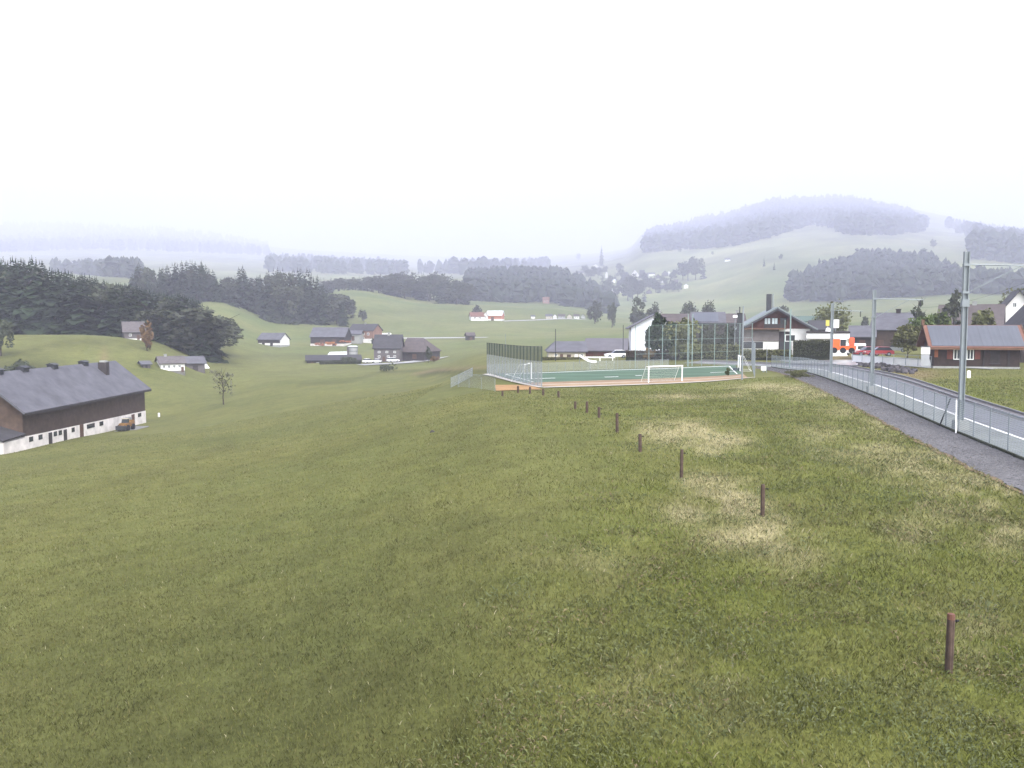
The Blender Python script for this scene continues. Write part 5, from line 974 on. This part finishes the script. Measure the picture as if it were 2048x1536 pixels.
# white tarpaulin and low white table behind the pitch
g = hit(1190, 727, 60, 300); o = empty('sagging_tarpaulin', g, -.09, 'white tarpaulin hanging in a sagging curve behind the pitch', 'tarpaulin'); s_ = g.y / F; m = MB(); k = 14
for i in range(k + 1):
    f = i / k; x = (-31 + 34 * f) * s_; z = (14 - 13 * math.sin(min(1, f * 1.1) * math.pi / 2) + 1.5 * max(0, f - .6)) * s_; m.v += [(x, -.5, z), (x, .5, z + .1), (x, .5, z + .35), (x, -.5, z + .28)]
for i in range(k):
    for j in range(4): m.f.append((4 * i + j, 4 * i + (j + 1) % 4, 4 * i + 4 + (j + 1) % 4, 4 * i + 4 + j))
m.build('sheet', brightwhite, o); MB().tube((-31 * s_, 0, -.2), (-31 * s_, 0, 15 * s_), .05).build('prop', metal, o)
g = hit(1200, 722, 60, 300); o = empty('white_barrier', g, -.09, 'long white barrier rail behind the sagging tarpaulin', 'barrier'); s_ = g.y / F; MB().bx(-30 * s_, 30 * s_, -.15, .15, 6 * s_, 8.5 * s_).build('rail', brightwhite, o, bevel=.03)
for x in (-25, 0, 25): MB().bx(x * s_ - .08, x * s_ + .08, -.1, .1, -.3, 6 * s_).build('leg', brightwhite, o)
vehicle('white_pickup', 'white car with a sloping front parked before the long building', 'car', 1232, 716, 160, 4.2, 1.5, brightwhite, 190)
g = hit(1527, 744, 60, 300); o = empty('equipment_box', g, -.3, 'bright white box on a stand at the right end of the pitch', 'box'); s_ = g.y / F; MB().box((0, 0, 7 * s_), (10 * s_, .5, 8 * s_)).build('box', brightwhite, o, bevel=.03); MB().box((0, 0, 1.5 * s_), (4 * s_, .3, 4 * s_)).build('stand', metal, o)
for px, lb in ((1470, 'left one of two dark crates at the right end of the pitch'), (1480, 'right one of two dark crates at the right end of the pitch')):
    g = hit(px, 742, 60, 300); s_ = g.y / F; ob = MB().box((0, 0, 3.2 * s_), (7 * s_, .6, 7 * s_)).build('crate', M('blue_grey_crate', (.10, .115, .14), .7, .15, 1), bevel=.04); ob.location = g; tag(ob, lb, 'crate', 'crates by the pitch')
g = hit(1456, 754, 60, 300); s_ = g.y / F; o = empty('small_shrub', g, 0, 'small dark shrub on the sand strip near the right corner', 'shrub'); obj('leaves', leaf_mesh(77, leaf_m, 300, 8, (0, 0, .5), (.4, .4, .5), .1), o); o.scale = (1.0, 1.0, 1.3)
# hedges
def hedge(px0, px1, py, D, hp, label, mat, seed, dp=1.5):
    a, b = at(px0, py, D), at(px1, py, D); s_ = D / F; L_ = (b - a).length; H = hp * s_; r = np.random.default_rng(seed); n = int(1400 + L_ * 90); o = empty('hedge', (a + b) / 2, -math.atan2((a + b).x / 2, D), label, 'hedge')
    P = np.c_[(r.random(n) - .5) * L_, (r.random(n) - .5) * dp, r.random(n) ** .8 * H]; f = r.random(n); P[:, 1] = np.where(f < .5, -dp / 2 * (.8 + .3 * r.random(n)), P[:, 1]); P[:, 2] = np.where(f > .8, H * (.92 + .12 * r.random(n)), P[:, 2])
    u = r.normal(size=(n, 3)); u /= np.linalg.norm(u, axis=1, keepdims=True); w = np.cross(u, r.normal(size=(n, 3))); w /= np.linalg.norm(w, axis=1, keepdims=True); sz = .14 * (.6 + .8 * r.random((n, 1)))
    V = np.stack([P - u * sz, P + w * sz * .7, P + u * sz, P - w * sz * .7], 1).reshape(-1, 3); obj('leaves', np_mesh('hedge_leaves', V, np.arange(4 * n), 4, mat), o); MB().bx(-L_ / 2, L_ / 2, -dp * .38, dp * .38, -.8, H * .9).build('stems', M('dark_hedge_core', (.022, .028, .014), .95, .4, 2), o)
hedge(1588, 1662, 712, 142, 30, 'clipped dark green hedge below the canopy garage', M('dark_hedge_leaves', (.055, .062, .028), .9, .35, 1), 81); hedge(1478, 1580, 716, 146, 16, 'low hedge in front of the chalet', leaf2_m, 82); hedge(1345, 1478, 716, 150, 26, 'long dull hedge behind the ball stop net', leaf2_m, 83); hedge(1252, 1345, 714, 152, 12, 'low brown hedge in front of the white house', M('brown_hedge_leaves', (.085, .065, .045), .9, .3, 1), 84)
hedge(640, 722, 734, Dn - 12, 12, 'dark hedge in front of the low farm shed', leaf3_m, 85)
hedge(1085, 1165, 722, 168, 7, 'rough grassy hedge below the hipped building', leaf2_m, 86)
# front bank: road railing, wall and stones by the hut
road_a, road_b = at(1705, 717, 122), at(1862, 729, 101)
sheet('wet_road', [(road_a.x - 2, road_a.y), (road_a.lerp(road_b, .5).x, road_a.lerp(road_b, .5).y), (road_b.x + 6, road_b.y - 3)], [(road_a.x - 4, road_a.y + 26), (road_a.lerp(road_b, .5).x + 4, road_a.lerp(road_b, .5).y + 24), (road_b.x + 10, road_b.y + 20)], 40, 10, M('wet_pale_asphalt', (.46, .46, .48), .22, .1, .4, spec=.6), .10)
P = []
for i in range(15): f = i / 14; p = road_a.lerp(road_b, f); P.append(Vector((p.x, p.y, max(p.z, float(gz(p.x, p.y)) - .1))))
o = empty('road_railing', P[0], 0, 'steel railing along the white walled road left of the hut', 'railing'); Pl = [p - P[0] for p in P]
for z in (.95, .5): rail_line('rail', Pl, z, .028, metal, o)
for p in Pl[::2]: m = MB(); m.tube((p.x, p.y, p.z - .3), (p.x, p.y, p.z + 1.0), .032, n=6); m.build('post', metal, o)
o = empty('road_wall', P[0] + Vector((.1, .45, 0)), 0, 'low whitewashed wall behind the road railing', 'wall'); m = MB()
for a, b in zip(Pl[:-1], Pl[1:]): m.slab([(a.x, a.y, a.z + .55), (b.x, b.y, b.z + .55), (b.x, b.y + .25, b.z + .55), (a.x, a.y + .25, a.z + .55)], 1.0)
m.build('wall_body', brightwhite, o)
stone_m = M('dark_wet_stone', (.075, .070, .078), .85, .4, 2.5, rand=.3)
r = random.Random(5)
def rock_mesh(seed):
    import bmesh
    bm = bmesh.new(); bmesh.ops.create_icosphere(bm, subdivisions=2, radius=.5); rr = random.Random(seed)
    cuts = [(Vector((rr.gauss(0, 1), rr.gauss(0, 1), rr.gauss(0, 1))).normalized(), .25 + .2 * rr.random()) for _ in range(9)]
    for v in bm.verts:
        for n_, d_ in cuts:
            k_ = v.co.dot(n_) - d_
            if k_ > 0: v.co -= n_ * k_
    me = bpy.data.meshes.new('boulder'); bm.to_mesh(me); bm.free(); me.materials.append(stone_m); return me
RM = [rock_mesh(i) for i in range(5)]
for i in range(46):
    f = i / 45; px = 1716 + 112 * f; py = 722 + 22 * f + r.uniform(-4, 6); g = hit(px, py + 3, 60, 200); ob = obj('boulder', RM[i % 5], None, (g.x, g.y, g.z + .12)); k = .5 + .6 * r.random(); ob.scale = (k, k, k * .8); ob.rotation_euler = (r.random(), r.random(), r.random() * 6)
    tag(ob, 'dark wet boulder of the stone bank below the road railing', 'boulder', 'boulders of the stone bank')
r = random.Random(9)
p = hit(865, 865, 40); o = empty('mole_hill_stone', p); bpy.data.objects.remove(o); ob = obj('field_stone', RM[1], None, (p.x, p.y, p.z)); ob.scale = (.35, .35, .35); tag(ob, 'small pale stone lying alone in the open meadow', 'stone')
# ------------------------------------------------------------------ haze, light, camera
def haze():
    mb = MB(); mb.bx(-11000, 11800, -80, 11300, -60, 1700)
    m = bpy.data.materials.new('valley_haze'); m.use_nodes = True; nt = m.node_tree
    for n in list(nt.nodes):
        if n.type == 'BSDF_PRINCIPLED': nt.nodes.remove(n)
    v = _n(nt, 'ShaderNodeVolumePrincipled'); v.inputs['Density'].default_value = HAZE_D; v.inputs['Color'].default_value = (.80, .82, 1.0, 1); v.inputs['Anisotropy'].default_value = .0
    nt.links.new(v.outputs['Volume'], nt.nodes['Material Output'].inputs['Volume'])
    o = mb.build('haze', m); tag(o, kind='stuff'); o.display_type = 'WIRE'
HAZE_D = .00036
haze()
w = bpy.data.worlds.new('World'); SC.world = w; w.use_nodes = True; nt = w.node_tree; bg = nt.nodes['Background']
EL, AZ = R(52), R(150)
sky = _n(nt, 'ShaderNodeTexSky'); sky.sky_type = 'NISHITA'; sky.sun_disc = False; sky.sun_elevation = EL; sky.sun_rotation = AZ
sky.air_density = 1.0; sky.dust_density = 6; sky.ozone_density = 1.0; sky.altitude = 900
hs = _n(nt, 'ShaderNodeHueSaturation'); hs.inputs['Saturation'].default_value = .2; nt.links.new(sky.outputs['Color'], hs.inputs['Color'])
nt.links.new(hs.outputs['Color'], bg.inputs['Color']); bg.inputs['Strength'].default_value = .15
sl = bpy.data.lights.new('sun', 'SUN'); sl.energy = .6; sl.angle = R(25); sl.color = (1, .97, .93); so = bpy.data.objects.new('sun', sl); COL.objects.link(so)
sv = Vector((math.sin(AZ) * math.cos(EL), math.cos(AZ) * math.cos(EL), math.sin(EL)))     # towards the sun
so.rotation_euler = sv.to_track_quat('Z', 'Y').to_euler(); so.location = (0, 0, 400)
cam = bpy.data.cameras.new('camera'); cam.sensor_width = 36; cam.lens = 36 * F / 2048; cam.clip_end = 30000; cam.clip_start = .1
co = bpy.data.objects.new('camera', cam); COL.objects.link(co); co.location = (0, 0, CZ); co.rotation_euler = (math.pi / 2 - TH, 0, 0); SC.camera = co
SC.render.engine = 'CYCLES'
cy = SC.cycles; cy.max_bounces = 8; cy.diffuse_bounces = 3; cy.glossy_bounces = 2; cy.transparent_max_bounces = 12; cy.volume_bounces = 5; cy.use_denoising = True
try: cy.denoiser = 'OPENIMAGEDENOISE'
except Exception: pass
vs = SC.view_settings; vs.view_transform = 'Standard'; vs.look = 'None'; vs.gamma = 1; vs.use_curve_mapping = False; vs.exposure = 1.8
SC.display_settings.display_device = 'sRGB'
